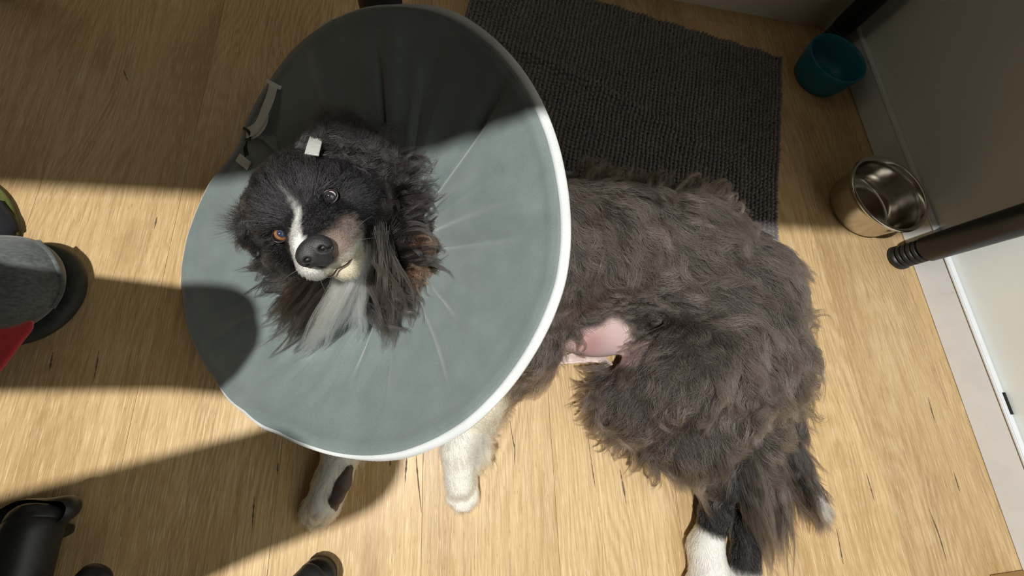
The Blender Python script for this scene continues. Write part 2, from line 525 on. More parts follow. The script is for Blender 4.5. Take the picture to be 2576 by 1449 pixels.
# chenille: rows of small yarn nubs, far too many to count
nubv = [(0, 0, 1), (.8, 0, .45), (.25, .76, .45), (-.65, .47, .45), (-.65, -.47, .45), (.25, -.76, .45), (.95, 0, -.3), (.3, .9, -.3), (-.77, .56, -.3), (-.77, -.56, -.3), (.3, -.9, -.3)]
nubf = [(0, 1, 2), (0, 2, 3), (0, 3, 4), (0, 4, 5), (0, 5, 1)] + [(1 + i, 6 + i, 6 + (i + 1) % 5, 1 + (i + 1) % 5) for i in range(5)]
nubv = np.array(nubv); V = []; F = []
rows, cols = 80, 55
for i in range(rows):
    for j in range(cols):
        u = (i + .5) / rows + rng.normal(0, .0006) + .0012 * math.sin(j * .35 + i * .21); v = (j + .5 + .3 * math.sin(i * .8)) / cols + rng.normal(0, .0010)
        if not (0 < u < 1 and 0 < v < 1): continue
        p = matp(u, v)
        s = np.array([.0046, .0052, .0062]) * rng.uniform(.9, 1.1, 3)
        a = rng.uniform(0, 6.28); R2 = np.array([[math.cos(a), -math.sin(a), 0], [math.sin(a), math.cos(a), 0], [0, 0, 1]])
        w = (nubv * s) @ R2.T; tl = rng.normal(0, .15, 2)
        w[:, 0] += w[:, 2] * tl[0]; w[:, 1] += w[:, 2] * tl[1]
        b = len(V) * 11; V.append(w + p + np.array([0, 0, .0075])); F += [tuple(b + q for q in f) for f in nubf]
tufts = mesh('chenille_tufts', np.vstack(V), F, M['chenille'], mat_o); tag(tufts, kind='stuff')

# ------------------------------------------------------------------ SDF toolkit (smooth bodies as one continuous skin)


class Field:
    def __init__(s, lo, hi, h):
        s.lo = np.array(lo, float); s.h = h
        s.n = np.ceil((np.array(hi) - s.lo) / h).astype(int) + 1
        s.v = np.full(s.n, .2, np.float32)

    def block(s, lo, hi):
        a = np.clip(np.floor((np.array(lo) - s.lo) / s.h).astype(int), 0, s.n - 1)
        b = np.clip(np.ceil((np.array(hi) - s.lo) / s.h).astype(int) + 1, 1, s.n)
        ax = [(s.lo[k] + s.h * np.arange(a[k], b[k])).astype(np.float32) for k in range(3)]
        X, Y, Z = np.meshgrid(*ax, indexing='ij')
        return tuple(slice(a[k], b[k]) for k in range(3)), X, Y, Z

    def comb(s, sl, d, k, sub=False):
        v = s.v[sl]
        if sub:
            d = -d; h = np.clip(.5 - .5 * (v - d) / k, 0, 1); s.v[sl] = v + (d - v) * h + k * h * (1 - h)
        else:
            h = np.clip(.5 + .5 * (v - d) / k, 0, 1); s.v[sl] = v + (d - v) * h - k * h * (1 - h)

    def cap(s, a, b, ra, rb, k=.02, sub=False, flat=1.0):
        a = np.array(a, float); b = np.array(b, float); m = max(ra, rb) + k + .02
        sl, X, Y, Z = s.block(np.minimum(a, b) - m, np.maximum(a, b) + m)
        ba = b - a; L = ba @ ba + 1e-12
        t = np.clip(((X - a[0]) * ba[0] + (Y - a[1]) * ba[1] + (Z - a[2]) * ba[2]) / L, 0, 1)
        d = np.sqrt((X - a[0] - t * ba[0]) ** 2 + (Y - a[1] - t * ba[1]) ** 2 + ((Z - a[2] - t * ba[2]) / flat) ** 2) - (ra + (rb - ra) * t)
        s.comb(sl, d, k, sub)

    def chain(s, pts, rs, k=.02, **kw):
        for i in range(len(pts) - 1): s.cap(pts[i], pts[i + 1], rs[i], rs[i + 1], k, **kw)

    def ell(s, c, r, R=None, k=.015, sub=False):
        c = np.array(c, float); r = np.array(r, float); m = r.max() + k + .015
        sl, X, Y, Z = s.block(c - m, c + m)
        Q = np.stack([X - c[0], Y - c[1], Z - c[2]], -1)
        if R is not None: Q = Q @ R.T.astype(np.float32)     # R rows: local axes
        k0 = np.linalg.norm(Q / r, axis=-1); k1 = np.linalg.norm(Q / (r * r), axis=-1) + 1e-9
        s.comb(sl, k0 * (k0 - 1) / k1, k, sub)

    def nets(s):
        v = s.v; inside = v < 0; n = s.n
        acc = np.zeros((*n, 3), np.float32); cnt = np.zeros(n, np.float32)
        edges = []
        for ax in range(3):
            s0 = [slice(None)] * 3; s1 = [slice(None)] * 3; s0[ax] = slice(0, -1); s1[ax] = slice(1, None)
            cr = inside[tuple(s0)] != inside[tuple(s1)]
            idx = np.argwhere(cr)
            idx = idx[np.all(idx[:, [q for q in range(3) if q != ax]] > 0, axis=1)]
            j = idx.copy(); j[:, ax] += 1
            va = v[tuple(idx.T)]; vb = v[tuple(j.T)]
            p = idx.astype(np.float32); p[:, ax] += va / (va - vb)
            o1, o2 = [(1, 2), (2, 0), (0, 1)][ax]
            cells = []
            for d1, d2 in ((0, 0), (1, 0), (1, 1), (0, 1)):
                c = idx.copy(); c[:, o1] -= d1; c[:, o2] -= d2
                np.add.at(acc, tuple(c.T), p); np.add.at(cnt, tuple(c.T), 1); cells.append(c)
            edges.append((cells, va < 0))
        used = np.argwhere(cnt > 0); num = np.full(n, -1, np.int64); num[tuple(used.T)] = np.arange(len(used))
        verts = acc[tuple(used.T)] / cnt[tuple(used.T)][:, None] * s.h + s.lo
        faces = []
        for cells, ins in edges:
            q = np.stack([num[tuple(c.T)] for c in cells], 1)
            q[~ins] = q[~ins][:, ::-1]
            faces.append(q)
        faces = np.vstack(faces)
        return verts.astype(np.float64), faces


def mesh_np(name, verts, faces, mat, parent=None, smooth=True):
    me = bpy.data.meshes.new(name)
    me.vertices.add(len(verts)); me.vertices.foreach_set('co', verts.astype(np.float32).ravel())
    me.loops.add(faces.size); me.loops.foreach_set('vertex_index', faces.astype(np.int32).ravel())
    me.polygons.add(len(faces)); me.polygons.foreach_set('loop_start', np.arange(0, faces.size, faces.shape[1], dtype=np.int32))
    me.update(calc_edges=True); me.validate()
    return link_mesh(name, me, mat, parent, smooth)


def relax(verts, faces, it=2):
    e = np.vstack([faces[:, [0, 1]], faces[:, [1, 2]], faces[:, [2, 3]], faces[:, [3, 0]]])
    for _ in range(it):
        a = np.zeros_like(verts); c = np.zeros(len(verts))
        np.add.at(a, e[:, 0], verts[e[:, 1]]); np.add.at(c, e[:, 0], 1)
        np.add.at(a, e[:, 1], verts[e[:, 0]]); np.add.at(c, e[:, 1], 1)
        verts = verts * .5 + a / np.maximum(c, 1)[:, None] * .5
    return verts


def normalize(a): return a / (np.linalg.norm(a, axis=-1, keepdims=True) + 1e-12)


# ------------------------------------------------------------------ recovery collar (cone)
CC = np.array([-.109, .167, .266]); CN = np.array([-.441, -.154, .884]); CN /= np.linalg.norm(CN)
CU = np.cross(CN, [0, 1, 0.1]); CU /= np.linalg.norm(CU); CV = np.cross(CN, CU)   # in-plane axes
RING_C = np.array([-.092, .186, .170]); RING_R = .062
CH = -(RING_C - CC) @ CN
ru, rv = (RING_C - CC) @ CU, (RING_C - CC) @ CV
OUTL = [(461, 680), (465, 760), (478, 830), (505, 890), (548, 955), (620, 1035), (700, 1085), (790, 1125), (860, 1143), (930, 1148), (1010, 1138), (1095, 1105),
        (1170, 1060), (1240, 995), (1310, 905), (1370, 795), (1400, 710), (1413, 620), (1412, 530), (1400, 440), (1378, 350), (1340, 258), (1280, 165), (1200, 88), (1130, 45),
        (1060, 25), (990, 20), (930, 24), (870, 42), (800, 80), (740, 130), (690, 195), (645, 265), (618, 320), (608, 365), (575, 410), (530, 465), (500, 530), (475, 600)]
_lf = math.atan2(np.array([-1, .25, 0]) @ CV, np.array([-1, .25, 0]) @ CU)


def sag(phi): return .078 * np.clip(np.cos(phi - _lf), 0, 1) ** 1.5


pol = []
for px, py in OUTL:
    d = RW @ np.array([px - 1288.0, -(py - 724.5), -FOC]); o = np.array([0, 0, CAM_H])
    w = o + d * (((CC - o) @ CN) / (d @ CN)) - CC
    for _ in range(6):
        dp = float(sag(math.atan2(w @ CV - rv, w @ CU - ru)))
        w = o + d * (((CC - CN * dp - o) @ CN) / (d @ CN)) - CC
    u_, v_ = w @ CU - ru, w @ CV - rv
    pol.append((math.atan2(v_, u_), math.hypot(u_, v_)))
pol.sort(); pa = np.array([p[0] for p in pol]); pr = np.array([p[1] for p in pol])
pa3 = np.concatenate([pa - 2 * np.pi, pa, pa + 2 * np.pi]); pr3 = np.tile(pr, 3)
_dense = np.linspace(-np.pi, np.pi, 721)[:-1]
_rr = np.interp(_dense, pa3, pr3)
for _ in range(10): _rr = (np.roll(_rr, 1) + _rr + np.roll(_rr, -1)) / 3


def rimr(phi): return np.interp(np.mod(phi + np.pi, 2 * np.pi) - np.pi, np.append(_dense, np.pi), np.append(_rr, _rr[0]))


_dn = math.atan2(np.array([-.25, -1, 0]) @ CV, np.array([-.25, -1, 0]) @ CU)


def depf(phi, s):
    """depth of the cloth below the rim plane: steeper towards the edge on the side nearest the camera"""
    q = 1.0 + 1.1 * np.clip(np.cos(phi - _dn), 0, 1) ** 1.5
    s = np.clip(s, 0, 1)
    return CH * (1 - (.35 * s + .65 * s ** q)) + sag(phi) * s ** 1.4


def cone_xyz(phi, s, lift=0.0):
    phi = np.asarray(phi); s = np.asarray(s)
    rad = RING_R + (rimr(phi) - RING_R) * s
    dep = depf(phi, s)
    cu = ru * (1 - 0) ; cv = rv
    return CC + np.multiply.outer(cu + rad * np.cos(phi), CU) + np.multiply.outer(cv + rad * np.sin(phi), CV) - np.multiply.outer(dep - lift, CN)


def cone_push(p, eps=.0015):
    """keep hair points on the inner side of the collar cloth"""
    q = p - CC
    u_ = q @ CU - ru; v_ = q @ CV - rv; w_ = q @ CN
    r_ = np.hypot(u_, v_); ph = np.arctan2(v_, u_)
    s = np.clip((r_ - RING_R) / (rimr(ph) - RING_R), 0, 1)
    surf = -depf(ph, s) + eps + .003
    lift = np.where(r_ > RING_R * .97, np.maximum(surf - w_, 0), 0)
    return p + lift[..., None] * CN


def img_phi(px, py, s=.6):
    """angle about the neck of the sight line through a pixel, on the collar plane at mid depth"""
    d = RW @ np.array([px - 1288.0, -(py - 724.5), -FOC]); o = np.array([0, 0, CAM_H])
    c0 = CC - CN * CH * (1 - s)
    w = o + d * (((c0 - o) @ CN) / (d @ CN)) - CC
    return math.atan2(w @ CV - rv, w @ CU - ru)


FOLDS = [  # pixel on the fold, angular width, height, inner s, outer s
    (1200, 465, .030, -.0070, .0, .95), (1240, 445, .035, .0065, .0, 1.), (1250, 350, .05, .0060, .0, 1.), (1180, 400, .04, -.0050, 0, .95),
    (1270, 300, .05, -.0055, .1, 1.), (1230, 560, .05, .0050, .0, 1.), (1210, 610, .04, -.0055, .0, .9), (1240, 680, .05, .0032, .0, .9),
    (1200, 730, .04, -.0030, .0, .9), (1180, 790, .05, .0030, .0, 1.), (1200, 850, .045, -.0026, .1, 1.), (1240, 880, .03, .0030, .4, 1.), (1100, 860, .045, .0028, .0, .95),
    (1110, 930, .04, -.0030, .0, 1.), (1030, 920, .05, .0028, .0, .9), (960, 950, .045, -.0032, .0, .9), (900, 960, .05, .0042, .0, .9),
    (862, 960, .028, -.0048, .0, .75), (810, 960, .05, .0035, .0, .9), (745, 930, .05, -.0036, .0, .9), (690, 900, .05, .0032, .0, .9), (640, 850, .05, -.0030, .0, .9),
    (590, 800, .05, .0030, .1, .95), (560, 740, .04, -.0025, .1, .9), (960, 240, .03, -.0045, .1, .95), (1000, 220, .06, .0030, .0, 1.), (820, 200, .07, .0025, .1, 1.), (1110, 200, .05, -.0020, .1, 1.)]
FOLDS = [(img_phi(a, b), max(w, .055 if h > 0 else .045), h * .65, s0, s1) for a, b, w, h, s0, s1 in FOLDS]
NPH, NS = 540, 56
ph = np.linspace(-np.pi, np.pi, NPH, endpoint=False); ss = np.linspace(0, 1, NS)
PH, SS = np.meshgrid(ph, ss, indexing='ij')
lift = np.zeros_like(PH)
for f0, w, h, s0, s1 in FOLDS:
    dphi = np.mod(PH - f0 + np.pi, 2 * np.pi) - np.pi
    dphi = dphi + .02 * np.sin(SS * 4 + f0 * 7)
    ww = w * (1.25 - .55 * SS)
    env = np.clip((SS - s0) / .15, 0, 1) * np.clip((s1 - SS) / .25, 0, 1)
    lift += 1.9 * h * np.exp(-(dphi / ww) ** 2) * env
for f0 in rng.uniform(-np.pi, np.pi, 34):
    dphi = np.mod(PH - f0 + rng.normal(0, .05) * SS + np.pi, 2 * np.pi) - np.pi
    a0, a1 = rng.uniform(0, .35), rng.uniform(.6, 1.0)
    lift += rng.choice([-1, 1]) * rng.uniform(.0003, .0009) * np.exp(-(dphi / .018) ** 2) * np.clip((SS - a0) / .1, 0, 1) * np.clip((a1 - SS) / .2, 0, 1)
lift += .0012 * np.sin(PH * 23 + 2.1 * np.sin(PH * 3) + SS * 2) * np.clip(1 - SS, 0, 1) * np.clip(SS / .1, 0, 1)
lift += .003 * np.sin(SS * np.pi) + .0022 * np.clip((SS - .93) / .03, 0, 1) * np.clip((.985 - SS) / .02, 0, 1)
cone_v = cone_xyz(PH, SS, lift).reshape(-1, 3)
fc = []
for i in range(NPH):
    j = (i + 1) % NPH
    for k in range(NS - 1): fc.append((i * NS + k, j * NS + k, j * NS + k + 1, i * NS + k + 1))
collar = empty('recovery_collar', tuple(RING_C))
tag(collar, 'large slate grey fabric recovery cone with white edging around the dog\'s neck', 'pet cone')
pan = mesh_np('cloth_panel', cone_v, np.array(fc), M['collar'], collar)
md = pan.modifiers.new('thickness', 'SOLIDIFY'); md.thickness = .003; md.offset = -1

# binding round the rim; on the left it is folded behind the edge
NB = 720
bv = []; bf = []
for i in range(NB):
    a = -math.pi + 2 * math.pi * i / NB
    p = cone_xyz(np.array([a]), np.array([1.0]))[0]
    rad = math.cos(a) * CU + math.sin(a) * CV
    side = rad @ np.array([1.0, 0, 0])          # +1 towards the body
    t = min(1, max(0, (side + .10) / .7))
    if rad[1] < -.05 and side < .4: t = max(t, .10 + .25 * (-rad[1]))
    if rad[1] > 0 and side < -.1: t = -.25
    ang = math.radians(100 - 88 * t)
    dr = rad * math.cos(ang) - CN * math.sin(ang)
    nn = np.cross(dr, -math.sin(a) * CU + math.cos(a) * CV)
    w = .0075
    rip = .00022 * (i % 2)
    base = p + CN * .0008
    for (s_, h_) in ((-.12, .0012), (.15, .0021 + rip), (.85, .0021 + rip), (1.0, .0), (.85, -.0021), (.1, -.0028), (-.12, -.0036)):
        sg = 1 if nn @ CN > 0 else -1
        bv.append(base + dr * w * s_ + nn * sg * h_)
for i in range(NB):
    j = (i + 1) % NB
    for k in range(7):
        k2 = (k + 1) % 7; bf.append((i * 7 + k, i * 7 + k2, j * 7 + k2, j * 7 + k))
bind = mesh_np('rim_binding', np.array(bv), np.array(bf), M['piping'], collar)
# row of stitches along the binding
stv = []; stf = []
for i in range(0, 360):
    a = -math.pi + 2 * math.pi * i / 360
    p = cone_xyz(np.array([a]), np.array([.985]), .0035)[0]
    td = -math.sin(a) * CU + math.cos(a) * CV; rd = math.cos(a) * CU + math.sin(a) * CV
    b = len(stv)
    for x, y, z in ((-1, -1, 0), (1, -1, 0), (1, 1, 0), (-1, 1, 0), (0, 0, 1)):
        stv.append(p + td * x * .0010 + rd * y * .0003 + CN * z * .0006)
    stf += [(b, b + 1, b + 4), (b + 1, b + 2, b + 4), (b + 2, b + 3, b + 4), (b + 3, b, b + 4)]
st = mesh('edge_stitching', stv, stf, M['collar'], collar); tag(st, kind='stuff')


def on_cone(px, py, lift=0.003):
    """collar surface point seen along a sight line"""
    d = RW @ np.array([px - 1288.0, -(py - 724.5), -FOC]); d /= np.linalg.norm(d); o = np.array([0, 0, CAM_H])
    lo, hi = .1, .7
    for t in np.linspace(.2, .7, 400):
        p = o + d * t
        q = p - CC; u_ = q @ CU - ru; v_ = q @ CV - rv
        r_ = math.hypot(u_, v_); s = min(max((r_ - RING_R) / (rimr(math.atan2(v_, u_)) - RING_R), 0), 1)
        if q @ CN < -depf(math.atan2(v_, u_), s) + lift: return p
    return p


def strap(name, pix, width, parent, mat, lift=.004, thick=.0009, lifts=None):
    pts = [on_cone(a, b, (lifts[i] if lifts else lift)) for i, (a, b) in enumerate(pix)]
    pts = spline(pts, 30)
    return tube(name, pts, width / 2, mat, parent, 16, flat=(CN, thick))


st1 = strap('closure_strap', [(688, 214), (680, 245), (668, 275), (655, 305), (640, 325), (622, 334)], .0155, collar, M['webbing'], lifts=[.008, .010, .012, .013, .011, .008])
st1['label'] = 'long grey webbing strap'
strap('strap_loop', [(670, 290), (664, 315), (650, 334), (632, 344)], .008, st1, M['webbing'], lifts=[.007, .012, .010, .006])
tip = strap('strap_end', [(670, 203), (706, 222)], .005, st1, M['webbing'], lifts=[.006, .006])
st2 = strap('fastening_tab', [(599, 396), (626, 418)], .0125, collar, M['webbing'], lifts=[.006, .007]); st2['label'] = 'short grey webbing tab'
st3 = tube('neck_tab', spline([P(800, 334, .286), P(792, 360, .299), P(784, 390, .303)], 16), .0060, M['tab'], collar, 16, flat=((.1, -.3, 1), .0009)); st3['label'] = 'grey webbing tab above the dog\'s head'
strap('keeper_ring', [(613, 322), (626, 332), (628, 348), (618, 352)], .004, st1, M['rubber'], lifts=[.009, .011, .009, .006])
# flat black patch where the collar overlaps
hk = [on_cone(a, b, .0042) for a, b in [(612, 345), (640, 352), (668, 362), (700, 385), (712, 410), (702, 440), (670, 425), (640, 418), (618, 405), (612, 380)]]
hc = np.mean(hk, axis=0)
mesh('dark_patch', hk + [hc + CN * .0005], [(i, (i + 1) % 10, 10) for i in range(10)], M['overlap_patch'], collar)
fl = [on_cone(a, b, l) for a, b, l in [(608, 340, .003), (660, 350, .012), (705, 395, .012), (690, 330, .0045), (640, 290, .004)]]
mesh('overlap_flap', fl, [(0, 1, 4), (1, 3, 4), (1, 2, 3)], M['collar'], collar)

# ------------------------------------------------------------------ the dog: one continuous body
HS = .909
EYE_M = np.array([0, 0, CAM_H]) + (np.array([-.1494, .1843, .2484]) - [0, 0, CAM_H]) * HS
HR = np.array([[.777, .5708, .2655], [-.6106, .5809, .5383], [.153, -.5803, .7999]])   # rows: toward the eye on the right of the photo, crown, muzzle


def HD(x, y, z): return EYE_M + HS * (x * HR[0] + y * HR[1] + z * HR[2])


F1 = Field((-.30, -.36, 0), (.64, .42, .345), .0038)
# trunk
spine = [P(1330, 630, .115), P(1500, 622, .110), P(1700, 640, .105), P(1835, 735, .098), P(1880, 880, .085)]
F1.chain(spine, [.100, .096, .092, .088, .076], .03)
F1.ell(P(1300, 700, .10), (.085, .10, .085), k=.03)
F1.ell(P(1495, 785, .055), (.095, .073, .046), k=.03)
F1.ell(P(1900, 900, .075), (.075, .08, .065), k=.03)
# neck
F1.chain([P(1300, 620, .13), RING_C - CN * .012, HD(.01, .00, -.055)], [.075, .050, .046], .03)
# thigh, shank, foot of the hind leg that lies on top
F1.chain([P(1830, 870, .105), P(1690, 960, .095), P(1590, 1010, .070)], [.078, .066, .048], .025)
F1.chain([P(1600, 1020, .068), P(1720, 1100, .065), P(1810, 1215, .050)], [.044, .046, .024], .02)
F1.chain([P(1860, 960, .09), P(1760, 1090, .07)], [.062, .046], .03)
F1.chain([P(1812, 1215, .048), P(1800, 1290, .036), P(1775, 1380, .026)], [.021, .0195, .020], .012)
F1.chain([P(1775, 1380, .024), P(1785, 1450, .022)], [.024, .029], .012)
for dx in (-42, -14, 14, 40):
    F1.chain([P(1785 + dx, 1465, .016), P(1788 + dx * 1.25, 1520, .011)], [.0115, .0095], .006)
# hind leg underneath
F1.chain([P(1900, 1050, .05), P(1890, 1200, .032), P(1880, 1330, .024), P(1872, 1440, .022)], [.045, .024, .018, .021], .02)
for dx in (-26, 0, 26):
    F1.chain([P(1872 + dx, 1465, .014), P(1872 + dx * 1.3, 1510, .010)], [.0115, .009], .006)
# tail
TAIL = [P(1975, 960, .05), P(1985, 1060, .035), P(2000, 1150, .026), P(2035, 1225, .020), P(2058, 1275, .016)]
F1.chain(TAIL, [.022, .016, .013, .010, .006], .015)
# right front leg in the photo
F1.chain([P(1330, 860, .085), P(1330, 925, .045)], [.050, .034], .02)
F1.chain([P(1330, 925, .045), P(1215, 1010, .050), P(1150, 1130, .040)], [.030, .026, .021], .02)
F1.chain([P(1150, 1130, .036), P(1158, 1215, .024)], [.022, .021], .012)
for dx, L_ in ((-24, 66), (-6, 84), (14, 84), (30, 66)):
    F1.chain([P(1160 + dx * .7, 1200, .018), P(1160 + dx, 1200 + L_ - 12, .010)], [.0105, .0085], .005)
# left front leg in the photo, its underside turned up
F1.chain([P(1150, 800, .09), P(980, 960, .06), P(870, 1110, .040), P(840, 1200, .032)], [.05, .032, .023, .021], .02)
F1.chain([P(840, 1200, .030), P(815, 1265, .024)], [.021, .022], .01)
for dx, L_ in ((-26, 40), (-8, 56), (12, 56), (30, 40)):
    F1.chain([P(812 + dx * .8, 1262, .020), P(800 + dx, 1262 + L_ - 10, .012)], [.0115, .009], .005)
# head
R3 = HR
S_ = HS
def hell(c, r, k=.012, sub=False): F1.ell(HD(*c), np.array(r) * S_, R3, k, sub)
def hcap(a, b, ra, rb, k=.012, sub=False): F1.cap(HD(*a), HD(*b), ra * S_, rb * S_, k, sub)
hell((0, .016, -.045), (.054, .046, .058), .02)            # cranium
hell((.0, .020, -.012), (.042, .028, .030), .015)          # forehead
hell((.041, -.016, -.036), (.032, .038, .040), .015)       # cheeks
hell((-.038, -.016, -.036), (.030, .036, .040), .015)
hell((.027, .017, .000), (.015, .012, .013), .010)         # brows
hell((-.027, .017, .000), (.015, .012, .013), .010)
hcap((0, -.016, .000), (0, -.024, .054), .030, .0205, .012)  # muzzle
hell((.014, -.036, .042), (.0180, .0170, .026), .008)      # flews
hell((-.014, -.036, .042), (.0180, .0170, .026), .008)
hell((.017, -.030, .010), (.020, .022, .030), .012)
hell((-.017, -.030, .010), (.020, .022, .030), .012)
hcap((0, -.048, -.010), (.002, -.058, .046), .024, .0130, .006)  # lower jaw
hell((.031, .001, .010), (.0076, .0054, .011), .003, True)   # sockets
hell((-.031, .001, .010), (.0062, .0050, .011), .003, True)
# mouth cut between the flews and the jaw
for s_ in (-1, 1):
    hcap((s_ * .004, -.0515, .060), (s_ * .024, -.049, .030), .0016, .0016, .002, True)
    hcap((s_ * .024, -.049, .030), (s_ * .031, -.046, .008), .0016, .0012, .002, True)
# ears: folded, furry flaps
EARR = [HD(.040, .040, -.050), HD(.068, .040, -.052), HD(.084, .016, -.048), HD(.080, -.014, -.050)]
F1.chain(EARR, [.016, .016, .014, .010], .010)
EARL = [HD(-.040, .036, -.056), HD(-.062, .020, -.060), HD(-.066, -.012, -.056), HD(-.060, -.040, -.050)]
F1.chain(EARL, [.015, .014, .013, .010], .010)
# rest on floor and mat
sl, X, Y, Z = F1.block(F1.lo, F1.lo + F1.n * F1.h)
ee = (C_ - B_); nn_ = np.array([-ee[1], ee[0]]) / np.linalg.norm(ee)
side = (X - B_[0]) * nn_[0] + (Y - B_[1]) * nn_[1]
if ((A_ - B_) @ nn_) < 0: side = -side
ee2 = (B_ - A_); n2_ = np.array([-ee2[1], ee2[0]]) / np.linalg.norm(ee2)
side2 = (X - A_[0]) * n2_[0] + (Y - A_[1]) * n2_[1]
if ((D_ - A_) @ n2_) < 0: side2 = -side2
ground = np.where((side > -.006) & (side2 > -.006) & (X > -.07), .017, .0025)
F1.v = np.maximum(F1.v, ground.astype(np.float32) - Z)
del X, Y, Z, side, side2, ground
bverts, bfaces = F1.nets()
bverts = relax(bverts, bfaces, 1)
dog = empty('dog', tuple(P(1600, 800, 0)))
tag(dog, 'long-haired black and white dog lying on floor, looking up through a cone', 'dog')
body = mesh_np('body', bverts, bfaces, M['skin'], dog)
me = body.data
NV = len(me.vertices)
bverts = np.empty(NV * 3); me.vertices.foreach_get('co', bverts); bverts = bverts.reshape(-1, 3)
bnorm = np.empty(NV * 3); me.vertices.foreach_get('normal', bnorm); bnorm = bnorm.reshape(-1, 3)


def dist_seg(p, a, b):
    a = np.asarray(a); b = np.asarray(b); ba = b - a
    t = np.clip((p - a) @ ba / (ba @ ba + 1e-12), 0, 1)
    return np.linalg.norm(p - a - t[..., None] * ba, axis=-1)


def tohead(p): return ((p - EYE_M) @ HR.T) / HS


def sm(x, a, b):
    t = np.clip((x - a) / (b - a), 0, 1); return t * t * (3 - 2 * t)


BLACK = np.array([.012, .011, .012]); BROWNB = np.array([.030, .023, .018]); GREY = np.array([.045, .040, .036])
CREAM = np.array([.84, .75, .56]); WHITE = np.array([.92, .90, .85]); TAN = np.array([.16, .09, .05])
HEADC = HD(0, -.01, -.04)


def coat(p):
    """natural colour of the coat at skin points"""
    n = len(p); c = np.tile(np.array([.044, .037, .033]), (n, 1))
    hl = tohead(p)
    dh = np.linalg.norm((hl - [0, -.005, -.03]) / [1.1, 1.1, 1.1], axis=1)
    muz = (hl[:, 2] > .02) & (dh < .15)
    head = np.where(muz, 1.0, 1 - sm(dh, .095, .115))
    c = c * (1 - head[:, None]) + BLACK * head[:, None]

    def put(w, col):
        nonlocal c
        w = np.clip(w, 0, 1)[:, None]; c = c * (1 - w) + np.asarray(col) * w
    inhead = ((dh < .11) | muz).astype(float)
    # pale muzzle: white lip and chin, brownish speckled flew on the right, white blaze beside the nose
    bx = np.interp(hl[:, 2], [.015, .035, .050, .070], [.006, -.001, -.006, -.009])
    bw_ = np.interp(hl[:, 2], [.012, .030, .045, .060], [.000, .003, .006, .009])
    put(inhead * (1 - sm(np.abs(hl[:, 0] - bx) - bw_, -.001, .0025)) * sm(hl[:, 2], .016, .030) * sm(hl[:, 1], -.03, -.016), WHITE)
    put(inhead * sm(-hl[:, 0], .008, .013) * sm(hl[:, 2], .040, .050), WHITE)
    put(inhead * sm(hl[:, 0], .004, .012) * sm(hl[:, 2], .012, .03) * sm(-hl[:, 1], .015, .027), [.27, .20, .17])
    put(inhead * sm(-hl[:, 1], .041, .046) * sm(hl[:, 2], .030, .045), [.80, .74, .62])
    put(inhead * sm(-hl[:, 1], .048, .053) * sm(hl[:, 2], .010, .026), [.72, .63, .46])
    put(inhead * sm(-hl[:, 1], .045, .055) * sm(hl[:, 2], .005, .02), [.72, .63, .46])
    # forelegs
    for a, b, r in ((P(1215, 1010, .05), P(1150, 1130, .04), .055), (P(1150, 1130, .036), P(1160, 1290, .012), .055),
                    (P(980, 960, .06), P(870, 1110, .04), .06), (P(870, 1110, .04), P(800, 1310, .012), .05)):
        d = dist_seg(p, a, b); put(1 - sm(d, r * .7, r), CREAM if a[1] > -.03 else [.90, .87, .78])
    d = dist_seg(p, P(1330, 925, .045), P(1290, 950, .04)); put((1 - sm(d, .035, .06)), [.09, .065, .045])
    # hind feet
    d = dist_seg(p, P(1812, 1200, .048), P(1775, 1380, .026)); put(1 - sm(d, .035, .05), [.010, .009, .010])
    d = dist_seg(p, P(1775, 1385, .022), P(1785, 1520, .012)); put(1 - sm(d, .034, .042), WHITE)
    d = dist_seg(p, P(1895, 1150, .03), P(1880, 1420, .02)); put((1 - sm(d, .026, .036)), [.012, .011, .011])
    d = dist_seg(p, P(1872, 1460, .018), P(1872, 1520, .012)); put(1 - sm(d, .024, .032), WHITE)
    for a, b in zip(TAIL[:-1], TAIL[1:]):
        d = dist_seg(p, a, b); put((1 - sm(d, .02, .04)), [.022, .019, .017])
    return c


BELLY = P(1507, 862, .05)


def belly_w(p):
    d = np.stack([(p[:, 0] - BELLY[0]) / .056, (p[:, 1] - BELLY[1]) / np.where(p[:, 1] < BELLY[1], .042, .027)], -1)
    ang = np.arctan2(d[:, 1], d[:, 0])
    edge = 1 + .16 * np.sin(ang * 3 + 1.0) + .10 * np.sin(ang * 7 + .4)
    return (1 - sm(np.linalg.norm(d, axis=1) * edge, .62, 1.10)) * (p[:, 2] < .12)


col = coat(bverts)
col = col * np.where(col.mean(1) > .3, .72, .8)[:, None]
wb = belly_w(bverts)[:, None]
red = .85 * np.exp(-(((bverts[:, 0] - P(1468, 872, .05)[0]) / .030) ** 2 + ((bverts[:, 1] - P(1468, 872, .05)[1]) / .026) ** 2))[:, None]
pinkc = np.array([.56, .43, .42]) * (1 - red) + np.array([.34, .17, .175]) * red
col = col * (1 - wb) + pinkc * wb
at = me.color_attributes.new('tint', 'FLOAT_COLOR', 'POINT')
at.data.foreach_set('color', np.hstack([col, np.ones((NV, 1))]).astype(np.float32).ravel())

# ------------------------------------------------------------------ fur
K = 8
TT = np.linspace(0, 1, K)

me.calc_loop_triangles()
tri = np.empty(len(me.loop_triangles) * 3, np.int32); me.loop_triangles.foreach_get('vertices', tri); tri = tri.reshape(-1, 3)
ta = np.linalg.norm(np.cross(bverts[tri[:, 1]] - bverts[tri[:, 0]], bverts[tri[:, 2]] - bverts[tri[:, 0]]), axis=1) / 2
tc_ = bverts[tri].mean(1)


